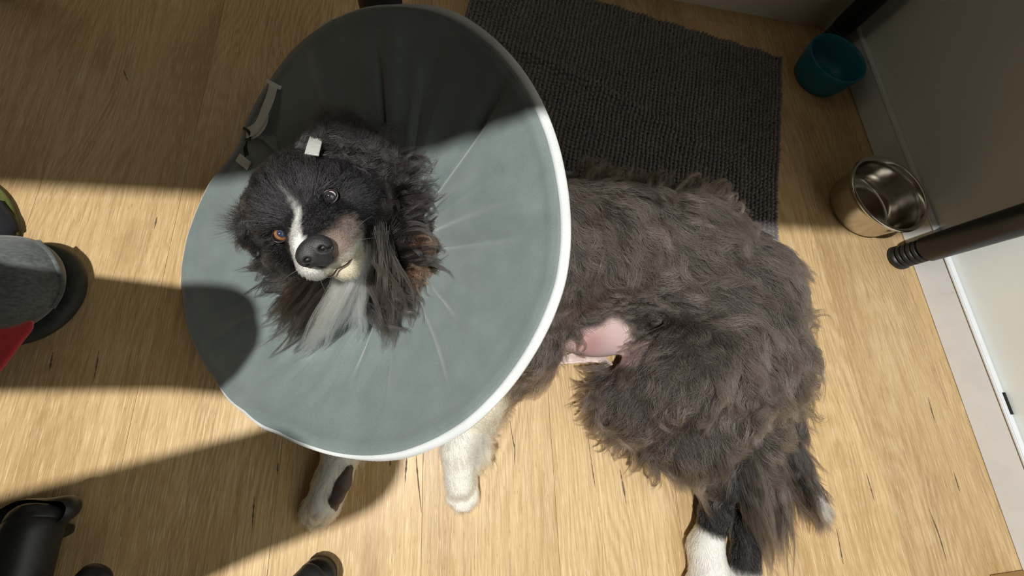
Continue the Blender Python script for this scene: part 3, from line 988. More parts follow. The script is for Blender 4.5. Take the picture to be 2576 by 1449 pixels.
def scatter(n, dens):
    w = ta * dens(tc_); w = np.maximum(w, 0); cs = np.cumsum(w)
    i = np.searchsorted(cs, rng.uniform(0, cs[-1], n)); i = np.minimum(i, len(tri) - 1)
    a, b = rng.uniform(0, 1, (2, n)); f = a + b > 1; a[f] = 1 - a[f]; b[f] = 1 - b[f]
    t = tri[i]; w0 = (1 - a - b)[:, None]; a = a[:, None]; b = b[:, None]
    p = bverts[t[:, 0]] * w0 + bverts[t[:, 1]] * a + bverts[t[:, 2]] * b
    nn = normalize(bnorm[t[:, 0]] * w0 + bnorm[t[:, 1]] * a + bnorm[t[:, 2]] * b)
    return p, nn


def nearest(p, g, kd={}):
    from mathutils.kdtree import KDTree
    t = KDTree(len(g))
    for i, q in enumerate(g): t.insert(q, i)
    t.balance()
    return np.array([t.find(q)[1] for q in p])


CTRL = []


def flowpt(px, py, dx, dy, z=.12): CTRL.append((P(px, py, z)[:2], (dx, -dy)))


for v in [(1440, 470, .9, .15), (1500, 470, .9, .45), (1600, 520, .55, .85), (1700, 500, .6, .6), (1770, 480, .6, -.1), (1800, 540, .5, .75), (1860, 600, .8, .45), (1940, 690, .75, .75),
          (2010, 790, .95, .3), (1450, 640, .35, .9), (1430, 740, .25, .95), (1440, 830, .35, .95), (1400, 880, .1, 1.), (1560, 640, .5, .85), (1560, 740, .9, .45), (1540, 800, 1, .12),
          (1660, 620, .7, .7), (1660, 760, .95, .3), (1740, 690, .9, .5), (1760, 800, .9, .35), (1830, 730, .55, .85), (1860, 820, .15, 1.), (1760, 880, .2, .95), (1900, 700, .6, .8), (1940, 850, .35, .95),
          (1960, 950, .3, .95), (2020, 900, .9, .4), (2030, 980, .9, .3), (1980, 1060, .7, .7), (1680, 870, -.6, .6), (1600, 910, -1, .35), (1500, 960, -1, .3), (1480, 1020, -1, .3), (1550, 1010, -.9, .5),
          (1560, 1090, -.75, .65), (1650, 1000, -.6, .8), (1650, 1100, -.55, .85), (1640, 1170, -.5, .9), (1750, 980, -.05, 1.), (1750, 1080, .1, 1.), (1720, 1170, -.05, 1.), (1790, 1180, .2, 1.), (1850, 1000, .15, 1.),
          (1860, 1100, .3, 1.), (1810, 1260, -.1, 1.), (1785, 1400, 0, 1.), (1890, 1250, .1, 1.), (1330, 900, -.3, 1.), (1340, 940, -.2, 1), (1290, 970, -.5, .9), (1170, 1150, .25, 1.), (1160, 1260, .1, 1.),
          (1230, 1050, .5, .8), (850, 1180, -.15, 1.), (820, 1260, -.2, 1.)]:
    flowpt(*v)
CP = np.array([c[0] for c in CTRL]); CD = np.array([c[1] for c in CTRL]); CD = CD / np.linalg.norm(CD, axis=1)[:, None]


def bodyflow(p):
    d2 = ((p[:, None, :2] - CP[None]) ** 2).sum(-1) + 1e-4
    w = 1 / d2 ** 1.6
    v = (w[..., None] * CD[None]).sum(1) / w.sum(1)[:, None]
    return normalize(np.hstack([v, np.zeros((len(p), 1))]))


def tangent(v, n): return normalize(v - (v * n).sum(-1, keepdims=True) * n)


FUR = []


def grow(name, n, dens, flow, length, lift=.45, clump=.7, curl=.004, curlf=2.0, droop=.3, rad=.00016, colj=.25, nguide=None, colf=coat, post=None, floorz=.002, label=None, tips=1.0, swirl=.25):
    p, nn = scatter(n, dens)
    g = nguide or max(n // 45, 20)
    gi = rng.choice(n, g, replace=False)
    own = nearest(p, p[gi])
    f = tangent(flow(p), nn)
    # bend each lock a little its own way
    ga = rng.normal(0, swirl, g)[own] + rng.normal(0, .08, n)
    f = normalize(f * np.cos(ga)[:, None] + np.cross(nn, f) * np.sin(ga)[:, None])
    L = length(p) * rng.uniform(.7, 1.1, n) * rng.uniform(.8, 1.2, g)[own]
    gl = rng.uniform(.6, 1.35, g)[own]
    pts = np.zeros((n, K, 3)); pts[:, 0] = p
    bend = rng.normal(0, .9, g)[own]
    binm = np.cross(nn, f)
    d = f
    for k in range(1, K):
        t = TT[k]
        lf = lift * gl * (1 - t * 1.15)
        dd = f + nn * lf[:, None] + binm * (bend * (t - .35) * .55)[:, None] + np.array([0, 0, -1.0]) * droop * t
        pts[:, k] = pts[:, k - 1] + normalize(dd) * (L / (K - 1))[:, None]
    # curls shared by a lock
    phs = rng.uniform(0, 6.28, g)[own]; amp = rng.uniform(.3, 1.3, g)[own] * curl * np.minimum(L / .03, 1.6)
    wv = (np.sin(TT[None] * curlf * 2 * np.pi + phs[:, None]) - np.sin(phs)[:, None]) * TT[None] * amp[:, None]
    wv2 = (np.cos(TT[None] * curlf * 2 * np.pi + phs[:, None]) - np.cos(phs)[:, None]) * TT[None] * amp[:, None] * .6
    pts += wv[..., None] * binm[:, None] + wv2[..., None] * nn[:, None]
    # gather the strands of a lock towards its leading hair
    G = pts[gi][own]
    cw = clump * (TT ** 1.1)[None, :, None] * rng.uniform(.55, 1.0, n)[:, None, None]
    pts = pts * (1 - cw) + (G + (pts - G) * .12) * cw
    pts[:, 1:] += rng.normal(0, .00045, (n, K - 1, 3)) * TT[None, 1:, None] * 1.5
    if post is not None: pts = post(pts)
    if floorz is not None: pts[..., 2] = np.maximum(pts[..., 2], floorz + rng.uniform(0, .002, (n, 1)))
    c = colf(p)
    j = np.exp(rng.normal(0, colj, g))[own] * np.exp(rng.normal(0, colj * .8, n))
    c = np.clip(c * j[:, None], 0.002, .95)
    FUR.append((name, pts, c, rad * rng.uniform(.75, 1.25, n), label))


def nearest2(a):
    if len(a) < 2: return np.zeros(len(a), int)
    d = np.linalg.norm(a[:, None] - a[None], axis=-1) + np.eye(len(a)) * 9
    return d.argmin(1)


def brush(name, starts, ends, n, spread0, spread1, colr, rad=.00016, arc=.006, curl=.0015, colj=.12, bow=None, post=None, ragged=.35, label=None):
    """hand laid tuft between two points sets"""
    a = np.asarray(starts, float); b = np.asarray(ends, float)
    per = 26; nl = max(n // per, len(a))
    ia = rng.integers(0, len(a), nl); mixn = rng.uniform(0, 1, (nl, 1)) * (rng.uniform(0, 1, (nl, 1)) < .6)
    near = nearest2(a)[ia]
    LA = a[ia] * (1 - mixn) + a[near] * mixn + rng.normal(0, spread0, (nl, 3))
    LB = b[ia] * (1 - mixn) + b[near] * mixn + rng.normal(0, spread1, (nl, 3))
    LB = LA + (LB - LA) * rng.uniform(.7, 1.12, (nl, 1))
    lk = rng.integers(0, nl, n); i = ia[lk]
    A = LA[lk] + rng.normal(0, .0028, (n, 3)); B = LB[lk] + rng.normal(0, .0011, (n, 3))
    lbend = rng.normal(0, .0035, (nl, 3))[lk]; lph = rng.uniform(0, 6.28, nl)[lk]; ltone = np.exp(rng.normal(0, .35, nl))[lk] if np.mean(colr) < .2 else np.exp(rng.normal(0, .1, nl))[lk]
    e = 1 - ragged * rng.uniform(0, 1, n) ** 2
    t = TT[None, :, None] * e[:, None, None]
    pts = A[:, None] * (1 - t) + B[:, None] * t
    pts[..., 2] += arc * np.sin(np.pi * t[..., 0])
    pts += np.sin(np.pi * t) * lbend[:, None]
    if bow is not None:
        w = np.asarray(bow, float); w = w[i] if w.ndim > 1 else np.tile(w, (n, 1))
        pts += np.sin(np.pi * t) * w[:, None]
    ph_ = lph
    pts[..., 0] += curl * np.sin(t[..., 0] * 9 + ph_[:, None]) * t[..., 0]; pts[..., 1] += curl * np.cos(t[..., 0] * 8 + ph_[:, None]) * t[..., 0]
    if post is not None: pts = post(pts)
    pts[..., 2] = np.maximum(pts[..., 2], .002)
    c = np.tile(np.asarray(colr), (n, 1)) * (np.exp(rng.normal(0, min(colj, .25), n)) * ltone)[:, None]
    FUR.append((name, pts, np.clip(c, 0, .95), rad * rng.uniform(.7, 1.3, n), label))


RA = (RING_C - CC) @ CN


def above_ring(p): return (p - RING_C) @ CN
def headish(p):
    hl = tohead(p); return np.linalg.norm((hl - [0, -.005, -.03]) / [1.1, 1.1, 1.1], axis=1)


def d_body(p):
    a = above_ring(p); w = (a < -.01) | (np.linalg.norm(p - RING_C, axis=1) > .20)
    w = w & (headish(p) > .13)
    w = w.astype(float) * (1 - belly_w(p)) * (p[:, 2] > .004)
    hide = p[:, 0] < P(1250, 700, .1)[0]
    w = w * np.where(hide & (p[:, 1] > -.05), .15, 1)
    for a_, b_ in ((P(1775, 1385, .022), P(1785, 1520, .012)), (P(1150, 1100, .036), P(1160, 1290, .012)), (P(870, 1110, .04), P(800, 1310, .012)), (P(1812, 1215, .048), P(1775, 1380, .026)), (P(1890, 1200, .032), P(1872, 1520, .015))):
        w = w * (dist_seg(p, a_, b_) > .030)
    for a_, b_ in zip(TAIL[1:-1], TAIL[2:]): w = w * (dist_seg(p, a_, b_) > .022)
    return w


def l_body(p):
    L = np.full(len(p), .056)
    d = dist_seg(p, P(1330, 860, .085), P(1330, 925, .045)); L = np.where(d < .06, .035, L)
    d = np.linalg.norm(p[:, :2] - BELLY[:2], axis=1); L = np.where(d < .075, .022, L)
    d = np.linalg.norm(p[:, :2] - P(1600, 1000, .1)[:2], axis=1); L = np.where(d < .08, .040, L)
    d = np.linalg.norm(p[:, :2] - P(1650, 850, .1)[:2], axis=1); L = np.where(d < .05, .030, L)
    return L


def under_cone(pts):
    """hair that starts beneath the collar stays beneath it"""
    q = pts - CC
    u_ = q @ CU - ru; v_ = q @ CV - rv; w_ = q @ CN
    r_ = np.hypot(u_, v_); R_ = rimr(np.arctan2(v_, u_)); s = np.clip((r_ - RING_R) / (R_ - RING_R), 0, 1)
    surf = -depf(np.arctan2(v_, u_), s) - .010
    low = np.where(r_ < R_ * 1.04, np.maximum(w_ - surf, 0), 0)
    return pts - low[..., None] * CN


# dense short undercoat, then the long top coat in locks
grow('undercoat', 30000, d_body, bodyflow, lambda p: l_body(p) * .55, .50, .5, .002, 1.5, .1, .00022, .22, 1500, post=under_cone)
grow('topcoat', 52000, d_body, bodyflow, l_body, .34, .90, .0058, 1.25, .26, .00019, .42, 1150, post=under_cone, swirl=.27)


def short_dens(segs, r):
    def f(p):
        w = np.zeros(len(p))
        for a_, b_ in segs: w = np.maximum(w, (dist_seg(p, a_, b_) < r).astype(float))
        return w * (p[:, 2] > .004)
    return f


def down(p): return bodyflow(p)


grow('leg_fur', 9000, short_dens([(P(1812, 1215, .048), P(1775, 1380, .026)), (P(1775, 1385, .022), P(1785, 1520, .012)), (P(1890, 1200, .032), P(1872, 1520, .015))], .034), down,
     lambda p: np.full(len(p), .013), .28, .5, .0006, 1, .1, .00016, .14, 500)
FD = [(P(1215, 1010, .05), P(1150, 1130, .04)), (P(1150, 1100, .036), P(1160, 1290, .012)), (P(980, 960, .06), P(870, 1110, .04)), (P(870, 1110, .04), P(800, 1310, .012))]
grow('foreleg_fur', 9000, short_dens(FD, .034), down, lambda p: np.full(len(p), .015), .35, .5, .0010, 1, .1, .00019, .12, 400)
# feathering behind the right foreleg
brush('foreleg_feathers', [P(1205, 1000 + 12 * i, .045) for i in range(12)] + [P(1190, 1120 + 8 * i, .03) for i in range(6)],
      [P(1238, 1045 + 12 * i, .03) for i in range(12)] + [P(1214, 1160 + 9 * i, .015) for i in range(6)], 3600, .006, .006, [.84, .76, .58])


def taild(p):
    w = np.zeros(len(p))
    for a_, b_ in zip(TAIL[1:-1], TAIL[2:]): w = np.maximum(w, (dist_seg(p, a_, b_) < .026))
    return w


dn = np.array([.10, -1.0, 0.05])


def tailflow(p):
    side = (p[:, 0] - np.interp(-p[:, 1], [-TAIL[0][1], -TAIL[2][1], -TAIL[4][1]], [TAIL[0][0], TAIL[2][0], TAIL[4][0]])) / .02
    v = np.stack([np.clip(side, -1, 1) * .55 + .25, -np.ones(len(p)), np.zeros(len(p))], -1)
    return normalize(v)


grow('tail_fur', 7000, taild, tailflow, lambda p: np.full(len(p), .050), .22, .7, .002, 1.2, .25, .00017, .25, 200, colf=lambda p: np.tile(np.array([.022, .019, .018]), (len(p), 1)))
DKT = [.032, .028, .025]
brush('tail_plume', [P(a, b, .035) for a, b in ((1960, 1100), (1980, 1120), (1990, 1150), (2000, 1180), (2010, 1200), (2020, 1215), (2030, 1235), (1950, 1130), (1940, 1160), (1960, 1180), (1950, 1200), (1930, 1150), (1940, 1220), (1900, 1200))],
      [P(a, b, .008) for a, b in ((2050, 1190), (2070, 1220), (2085, 1245), (2085, 1290), (2060, 1310), (2040, 1320), (2075, 1300), (2000, 1340), (1965, 1380), (2010, 1330), (1960, 1420), (1930, 1440), (1990, 1360), (1915, 1450))],
      5200, .005, .0075, DKT, .00018, .004, .003, .35, ragged=.5)
brush('tail_tip', [P(2052, 1255, .034), P(2062, 1265, .034)], [P(2086, 1330, .016), P(2078, 1305, .020)], 800, .003, .004, [.90, .86, .76], .00019, .002, .001)
# thick feathers at the back of the thigh running down beside the leg
brush('thigh_feathers', [P(a, b, .07) for a, b in ((1860, 1120), (1880, 1150), (1900, 1120), (1850, 1160), (1920, 1100), (1910, 1180), (1870, 1200), (1890, 1250))],
      [P(a, b, .015) for a, b in ((1880, 1330), (1930, 1370), (1970, 1330), (1870, 1300), (2000, 1260), (1940, 1420), (1905, 1430), (1930, 1445))],
      3400, .007, .009, [.034, .029, .026], .00017, .006, .0035, .35, ragged=.5)
# curls that stand off the outline at rump and back
brush('rump_curls', [P(a, b, .09) for a, b in ((1960, 770), (1980, 800), (1990, 830), (1990, 870), (1985, 930), (1980, 980), (1970, 1020))],
      [P(a, b, .05) for a, b in ((2040, 770), (2062, 800), (2045, 840), (2050, 880), (2035, 960), (2050, 1000), (2020, 1080))],
      2600, .008, .008, [.052, .044, .038], .00015, .008, .005, .3, bow=[.004, .012, .004], ragged=.6)
brush('back_curls', [P(a, b, .165) for a, b in ((1450, 490), (1480, 480), (1530, 490), (1600, 510), (1680, 520), (1740, 530), (1790, 550), (1830, 590), (1700, 500), (1770, 520), (1640, 510))],
      [P(a, b, .180) for a, b in ((1490, 425), (1525, 440), (1590, 440), (1660, 455), (1720, 470), (1790, 468), (1835, 525), (1890, 600), (1760, 460), (1825, 490), (1620, 440))],
      4200, .008, .009, [.052, .044, .038], .00016, .014, .006, .35, bow=[0, .008, .004], ragged=.6)
brush('thigh_edge_hair', [P(a, b, .06) for a, b in ((1530, 930), (1510, 960), (1500, 990), (1510, 1020), (1520, 1050), (1540, 1080), (1570, 1110), (1610, 1140), (1650, 1165))],
      [P(a, b, .02) for a, b in ((1455, 925), (1440, 975), (1445, 1020), (1460, 1055), (1480, 1085), (1500, 1110), (1545, 1150), (1590, 1185), (1640, 1215))],
      3200, .006, .007, [.044, .038, .034], .00016, .006, .0025, .35, bow=[-.002, -.006, 0], ragged=.5)
brush('silver_hairs', [P(a, b, .07) for a, b in ((1560, 960), (1550, 985), (1540, 1005))],
      [P(a, b, .03) for a, b in ((1460, 950), (1470, 1000), (1490, 1030))], 260, .006, .006, [.42, .42, .44], .00016, .008, .002, .3, bow=[0, -.010, 0])
brush('belly_fringe', [P(a, b, .09) for a, b in ((1480, 800), (1510, 795), (1550, 798), (1590, 815), (1605, 840), (1600, 870), (1590, 895), (1440, 830), (1450, 850))],
      [P(a, b, .075) for a, b in ((1520, 825), (1565, 820), (1600, 830), (1545, 842), (1560, 858), (1555, 878), (1548, 900), (1470, 872), (1462, 885))], 900, .005, .006, [.052, .044, .038], .00015, .006, .0025, .35, ragged=.6)
brush('belly_hair', [P(a, b, .075) for a, b in ((1400, 760), (1420, 780), (1440, 770), (1380, 780), (1460, 760), (1480, 745))],
      [P(a, b, .04) for a, b in ((1425, 900), (1440, 890), (1470, 850), (1405, 900), (1450, 860), (1510, 800))], 1500, .006, .005, [.10, .078, .060], .00015, .006, .002, .4, ragged=.6)
brush('elbow_hair', [P(a, b, .05) for a, b in ((1330, 880), (1350, 900), (1310, 920), (1370, 900), (1290, 940), (1270, 950))],
      [P(a, b, .03) for a, b in ((1350, 960), (1385, 945), (1320, 975), (1405, 925), (1290, 1000), (1255, 1010))], 2200, .007, .007, [.15, .115, .085], .00016, .006, .003, .5, ragged=.5)
brush('elbow_pale_hair', [P(1270, 940, .05), P(1250, 960, .05), P(1290, 945, .05)], [P(1270, 1000, .03), P(1245, 1015, .03), P(1305, 990, .03)], 900, .006, .006, [.72, .62, .48], .00016, .004, .002, .3)

# ---- head
HN = HD(0, -.022, .075)


def headw(p): return ((headish(p) < .10) | ((tohead(p)[:, 2] > .02) & (headish(p) < .14))) & (above_ring(p) > .0)


def d_head(p):
    hl = tohead(p); w = headw(p).astype(float)
    for s_ in (-1, 1):
        w *= (np.linalg.norm(hl - [s_ * .031, .001, .010], axis=1) > .0080)
    w *= np.linalg.norm((hl - [0, -.022, .072]) / [1.25, 1, 1], axis=1) > .0118
    return w


def headflow(p):
    hl = tohead(p)
    v = hl - np.array([0, -.02, .09]); v = v / np.linalg.norm(v, axis=1)[:, None]
    v[:, 2] -= .5
    v[:, 0] += np.sign(hl[:, 0]) * .25
    v[:, 1] += np.where(hl[:, 1] > .0, .35, -.35)
    return normalize(v @ HR)


def l_head(p):
    hl = tohead(p)
    L = .0055 + .012 * sm(-hl[:, 2], -.045, .0) + .014 * sm(-hl[:, 2], .02, .07)
    L = L + .010 * sm(np.abs(hl[:, 0]), .045, .065) * (hl[:, 2] < 0)
    L = L + .008 * sm(-hl[:, 1], .03, .05) * (hl[:, 2] < .0)
    return L


grow('face_fur', 46000, d_head, headflow, l_head, .24, .30, .0004, 1, .05, .00012, .30, 1500, floorz=None, swirl=.06)


def d_ear(E, r=.024):
    def f(p):
        w = np.zeros(len(p))
        for a_, b_ in zip(E[:-1], E[1:]): w = np.maximum(w, dist_seg(p, a_, b_) < r)
        return w
    return f


def earflow(p):
    v = p - HD(0, .01, -.03); v[:, 1] -= .02; return normalize(v + np.array([.02, -.01, -.03]))


grow('ear_fur', 6500, d_ear(EARR), earflow, lambda p: np.full(len(p), .030), .5, .75, .0055, 1.5, .25, .00015, .35, 150, post=cone_push, floorz=None)
grow('ear_fur', 4500, d_ear(EARL), earflow, lambda p: np.full(len(p), .024), .5, .75, .0045, 1.4, .25, .00015, .35, 110, post=cone_push, floorz=None)


def d_ruff(p):
    a = above_ring(p); d = dist_seg(p, RING_C, HD(.01, 0, -.055))
    return ((a > -.004) & (a < .07) & (d < .075) & (tohead(p)[:, 2] < -.035)).astype(float)


def ruffflow(p):
    q = p - RING_C; q = q - (q @ CN)[:, None] * CN
    return normalize(normalize(q) + np.array([.05, -.35, -.1]))


grow('ruff_fur', 12000, d_ruff, ruffflow, lambda p: np.full(len(p), .046), .5, .72, .0045, 1.3, .2, .00015, .40, 240, post=cone_push, floorz=None,
     colf=lambda p: np.tile(np.array([.018, .015, .014]), (len(p), 1)))


def oc(a, b, l=.006): return on_cone(a, b, l)


BLK = [.014, .012, .012]
# locks of the ruff lying on the collar, placed lock by lock round the head
ruff = [((960, 470), (1040, 370), .034), ((985, 450), (1075, 410), .030), ((1000, 500), (1090, 470), .026), ((1010, 540), (1100, 520), .022), ((1010, 590), (1100, 600), .020),
        ((1000, 640), (1105, 660), .018), ((985, 690), (1070, 740), .016), ((960, 730), (1040, 800), .014), ((930, 760), (990, 850), .014), ((800, 760), (740, 840), .014),
        ((760, 740), (700, 800), .014), ((730, 700), (665, 750), .016), ((700, 660), (652, 690), .018), ((690, 610), (650, 620), .020), ((860, 400), (840, 340), .045),
        ((900, 400), (920, 350), .042), ((940, 420), (990, 355), .038), ((820, 400), (770, 355), .045), ((770, 430), (715, 385), .040), ((840, 760), (800, 850), .016)]
stt = []; enn = []
for (a, b), (c, d), zl in ruff:
    for q in range(3):
        j1 = rng.normal(0, 10, 2); j2 = rng.normal(0, 14, 2)
        stt.append(oc(a + j1[0], b + j1[1], .030)); enn.append(oc(c + j2[0], d + j2[1], .006 + zl * .25))
brush('ruff_locks', stt, enn, 9500, .006, .0055, BLK, .00015, .010, .0035, .45, bow=rng.normal(0, .005, (len(stt), 3)), post=cone_push, ragged=.55)
brush('brown_ear_hair', [oc(1040, 620, .02), oc(1050, 650, .02), oc(1030, 680, .02), oc(1060, 610, .02)], [oc(1095, 650, .008), oc(1085, 690, .006), oc(1060, 735, .006), oc(1100, 620, .01)],
      1500, .006, .005, [.075, .042, .027], .00014, .008, .004, .4, post=cone_push, ragged=.5)
WT0 = [HD(.010, -.062, .00), HD(.016, -.060, -.01), HD(.004, -.064, .00), HD(.020, -.058, -.015)]
brush('white_throat_tuft', WT0, [oc(764, 892, .006), oc(790, 868, .006), oc(850, 850, .007), oc(775, 870, .006), ], 3600, .0045, .0035, [.90, .84, .70], .00018, .012, .0015, .15,
      bow=[(.006, -.004, .004)] * 4, post=cone_push, ragged=.45)
brush('white_throat_tuft', [HD(.018, -.060, -.005), HD(.022, -.058, -.012), HD(.014, -.062, -.005)], [oc(908, 862, .007), oc(938, 818, .008), oc(880, 825, .008)], 2200, .004, .004, [.94, .92, .86], .00018, .010, .002, .12,
      post=cone_push, ragged=.5)
brush('throat_hair', [HD(.03, -.055, -.02), HD(.036, -.05, -.03), HD(-.01, -.06, -.02), HD(-.025, -.055, -.02)], [oc(1030, 800, .007), oc(985, 862, .006), oc(725, 862, .006), oc(680, 815, .006)],
      4200, .008, .010, [.020, .016, .014], .00014, .010, .005, .5, post=cone_push, ragged=.6)
# whiskers
wst = [HD(-.018, -.036, .045), HD(-.020, -.040, .04), HD(-.008, -.054, .045), HD(-.004, -.056, .042), HD(.016, -.040, .045), HD(.022, -.038, .035), HD(-.028, .014, .012)]
wen = [HD(-.048, -.030, .050), HD(-.036, -.075, .040), HD(-.020, -.085, .035), HD(-.008, -.082, .030), HD(.045, -.055, .04), HD(.055, -.035, .04), HD(-.040, .030, .030)]
wt = np.array([[wst[i] * (1 - t) + wen[i] * t + np.array([0, 0, .004]) * math.sin(math.pi * t) for t in TT] for i in range(len(wst))])
FUR.append(('whiskers', wt, np.full((len(wst), 3), .7), np.full(len(wst), .00014), None))


def build_curves(name, items, parent, mat, label=None):
    n = sum(len(i[1]) for i in items)
    hc = bpy.data.hair_curves.new(name); hc.add_curves([K] * n)
    pos = np.concatenate([i[1].reshape(-1, 3) for i in items]).astype(np.float32)
    hc.attributes['position'].data.foreach_set('vector', pos.ravel()) if 'position' in hc.attributes else hc.position_data.foreach_set('vector', pos.ravel())
    r = np.concatenate([(i[3][:, None] * (1 - .8 * TT[None] ** 2)).ravel() for i in items]).astype(np.float32)
    ra = hc.attributes.get('radius') or hc.attributes.new('radius', 'FLOAT', 'POINT'); ra.data.foreach_set('value', r)
    ca = hc.attributes.new('tint', 'FLOAT_COLOR', 'POINT')
    c = []
    for i in items:
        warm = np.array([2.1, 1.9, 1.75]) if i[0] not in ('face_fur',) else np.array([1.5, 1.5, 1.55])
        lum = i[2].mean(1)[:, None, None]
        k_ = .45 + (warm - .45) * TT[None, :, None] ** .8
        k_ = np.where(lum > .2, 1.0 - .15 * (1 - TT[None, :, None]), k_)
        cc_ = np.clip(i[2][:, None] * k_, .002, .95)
        c.append(np.concatenate([cc_, np.ones((*cc_.shape[:2], 1))], -1).reshape(-1, 4))
    c = np.concatenate(c).astype(np.float32)
    ca.data.foreach_set('color', c.ravel())
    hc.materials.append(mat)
    o = bpy.data.objects.new(name, hc); COL.objects.link(o); o.parent = parent
    o.matrix_parent_inverse = Matrix.Translation(parent.location).inverted()
    tag(o, label, kind='stuff')
    return o


GROUPS = {'body_fur': ['undercoat', 'topcoat', 'rump_curls', 'back_curls', 'thigh_edge_hair', 'silver_hairs', 'belly_hair', 'belly_fringe', 'elbow_hair', 'elbow_pale_hair', 'thigh_feathers'],
          'leg_fur': ['leg_fur', 'foreleg_fur', 'foreleg_feathers'], 'tail_fur': ['tail_fur', 'tail_plume', 'tail_tip'], 'face_fur': ['face_fur'],
          'ear_fur': ['ear_fur', 'brown_ear_hair'], 'ruff_fur': ['ruff_fur', 'ruff_locks', 'throat_hair'], 'throat_tuft': ['white_throat_tuft'], 'whiskers': ['whiskers']}
LAB = {'body_fur': 'long wavy brownish grey coat', 'leg_fur': 'short black and white leg hair', 'tail_fur': 'bushy dark tail hair with white tip', 'face_fur': 'short glossy black face hair with white blaze and pale muzzle',
       'ear_fur': 'curly black ear hair', 'ruff_fur': 'long black neck hair lying on the cone', 'throat_tuft': 'long white throat tuft', 'whiskers': 'pale whiskers'}
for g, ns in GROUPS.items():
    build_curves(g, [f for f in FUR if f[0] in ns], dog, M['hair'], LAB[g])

# ---- nose, eyes, lips, pads


def sdf_part(name, lo, hi, h, fn, mat, parent):
    Fd = Field(lo, hi, h); fn(Fd); v, f = Fd.nets(); v = relax(v, f, 1)
    return mesh_np(name, v, f, mat, parent)


def nosef(Fd):
    def e(c, r, k=.003, sub=False): Fd.ell(HD(c[0] * .93 + .0012, (c[1] + .0225) * .93 - .0262, c[2]), np.array(r) * HS * .93, HR, k, sub)
    e((0, -.0205, .0745), (.0168, .0122, .0095), .004)
    e((.0085, -.0225, .076), (.0095, .0095, .0085), .004)
    e((-.0085, -.0225, .076), (.0095, .0095, .0085), .004)
    e((0, -.031, .0725), (.0075, .0085, .0075), .004)
    e((.0088, -.0235, .0855), (.0037, .0033, .0075), .002, True)
    e((-.0088, -.0235, .0855), (.0037, .0033, .0075), .002, True)
    e((.0135, -.0275, .083), (.0042, .0016, .0070), .002, True)
    e((-.0135, -.0275, .083), (.0042, .0016, .0070), .002, True)
    Fd.cap(HD(.0012, -.0275, .0862), HD(.0012, -.042, .0805), .0009, .0009, .0015, True)


nc = HD(0, -.022, .073)
sdf_part('nose', nc - .03, nc + .03, .0007, nosef, M['nose'], dog)


for s_ in (-1, 1):
    bm = bmesh.new(); bmesh.ops.create_uvsphere(bm, u_segments=20, v_segments=10, radius=1)
    for v in bm.verts:
        w = np.array(v.co) * [.0034, .0028, .0022]
        v.co = Vector(HD(s_ * .0084 + .0012 + w[0], -.0272 + w[1], .0788 + w[2]))
    fromb('nostril', bm, M['nostril'], bpy.data.objects['nose'])


def ball(name, c, r, mat, parent, seg=32):
    bm = bmesh.new(); bmesh.ops.create_uvsphere(bm, u_segments=seg, v_segments=seg // 2, radius=1)
    for v in bm.verts:
        w = np.array(v.co) * np.array(r)
        v.co = Vector(np.asarray(c) + (w @ HR if len(np.shape(r)) else w))
    return fromb(name, bm, mat, parent)


def disc_on(name, c, R, ax, ang0, ang1, mat, parent, n=40):
    """spherical zone of radius R about c between two polar angles from ax"""
    ax = np.asarray(ax) / np.linalg.norm(ax); a = np.cross(ax, [0, 0, 1.0]); a /= np.linalg.norm(a); b = np.cross(ax, a)
    vs = []; fs = []; m = 8
    for i in range(n):
        w = 2 * math.pi * i / n
        for k in range(m):
            t = ang0 + (ang1 - ang0) * k / (m - 1)
            vs.append(c + R * (ax * math.cos(t) + (a * math.cos(w) + b * math.sin(w)) * math.sin(t)))
    for i in range(n):
        for k in range(m - 1): fs.append((i * m + k, ((i + 1) % n) * m + k, ((i + 1) % n) * m + k + 1, i * m + k + 1))
    return mesh(name, vs, fs, mat, parent)


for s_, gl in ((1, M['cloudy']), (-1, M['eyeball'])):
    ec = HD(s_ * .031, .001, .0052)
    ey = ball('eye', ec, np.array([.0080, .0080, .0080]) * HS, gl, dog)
    ey['label'] = 'cloudy glassy eye' if s_ > 0 else 'amber eye'
    look = normalize((np.array([0, 0, CAM_H]) - ec) + HR[1] * .05 + HR[0] * .06)
    if s_ < 0:
        disc_on('iris', ec, .00805 * HS, look, math.radians(30), math.radians(56), M['amber'], ey)
        disc_on('pupil', ec, .00812 * HS, look, 0.0, math.radians(33), M['pupil'], ey)
    else:
        disc_on('iris', ec, .00810 * HS, look, math.radians(34), math.radians(40), M['eyeball'], ey)
    # lids: a soft rim round the eyeball
    R_ = .0082 * HS
    ring_ = []
    for i in range(40):
        w = 2 * math.pi * i / 40
        q = np.array([math.cos(w) * 1.04, math.sin(w) * .74, .0]) * R_
        q[2] = (.0050 - .0012 * math.cos(w) ** 2) * HS
        ring_.append(ec + q @ HR)
    ring_.append(ring_[0])
    tube('eyelid', ring_, .0009 * HS, M['lip'], ey, 8, cap=False)
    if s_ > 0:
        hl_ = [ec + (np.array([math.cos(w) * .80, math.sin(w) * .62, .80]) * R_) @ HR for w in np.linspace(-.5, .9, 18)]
        tube('eye_glint', hl_, [0.0003 + .0005 * math.sin(math.pi * i / 17) for i in range(18)], M['eyelid'], ey, 8)  # pale arc painted as the white reflection on this eye
for s_ in (-1, 1):
    pts = spline([HD(0, -.0505, .0630), HD(s_ * .010, -.0530, .058), HD(s_ * .020, -.0512, .042), HD(s_ * .0265, -.0475, .030)], 24)
    tube('lip', pts, [.0007] * 14 + list(np.linspace(.0007, .0001, 10)), M['lip'], dog, 8)
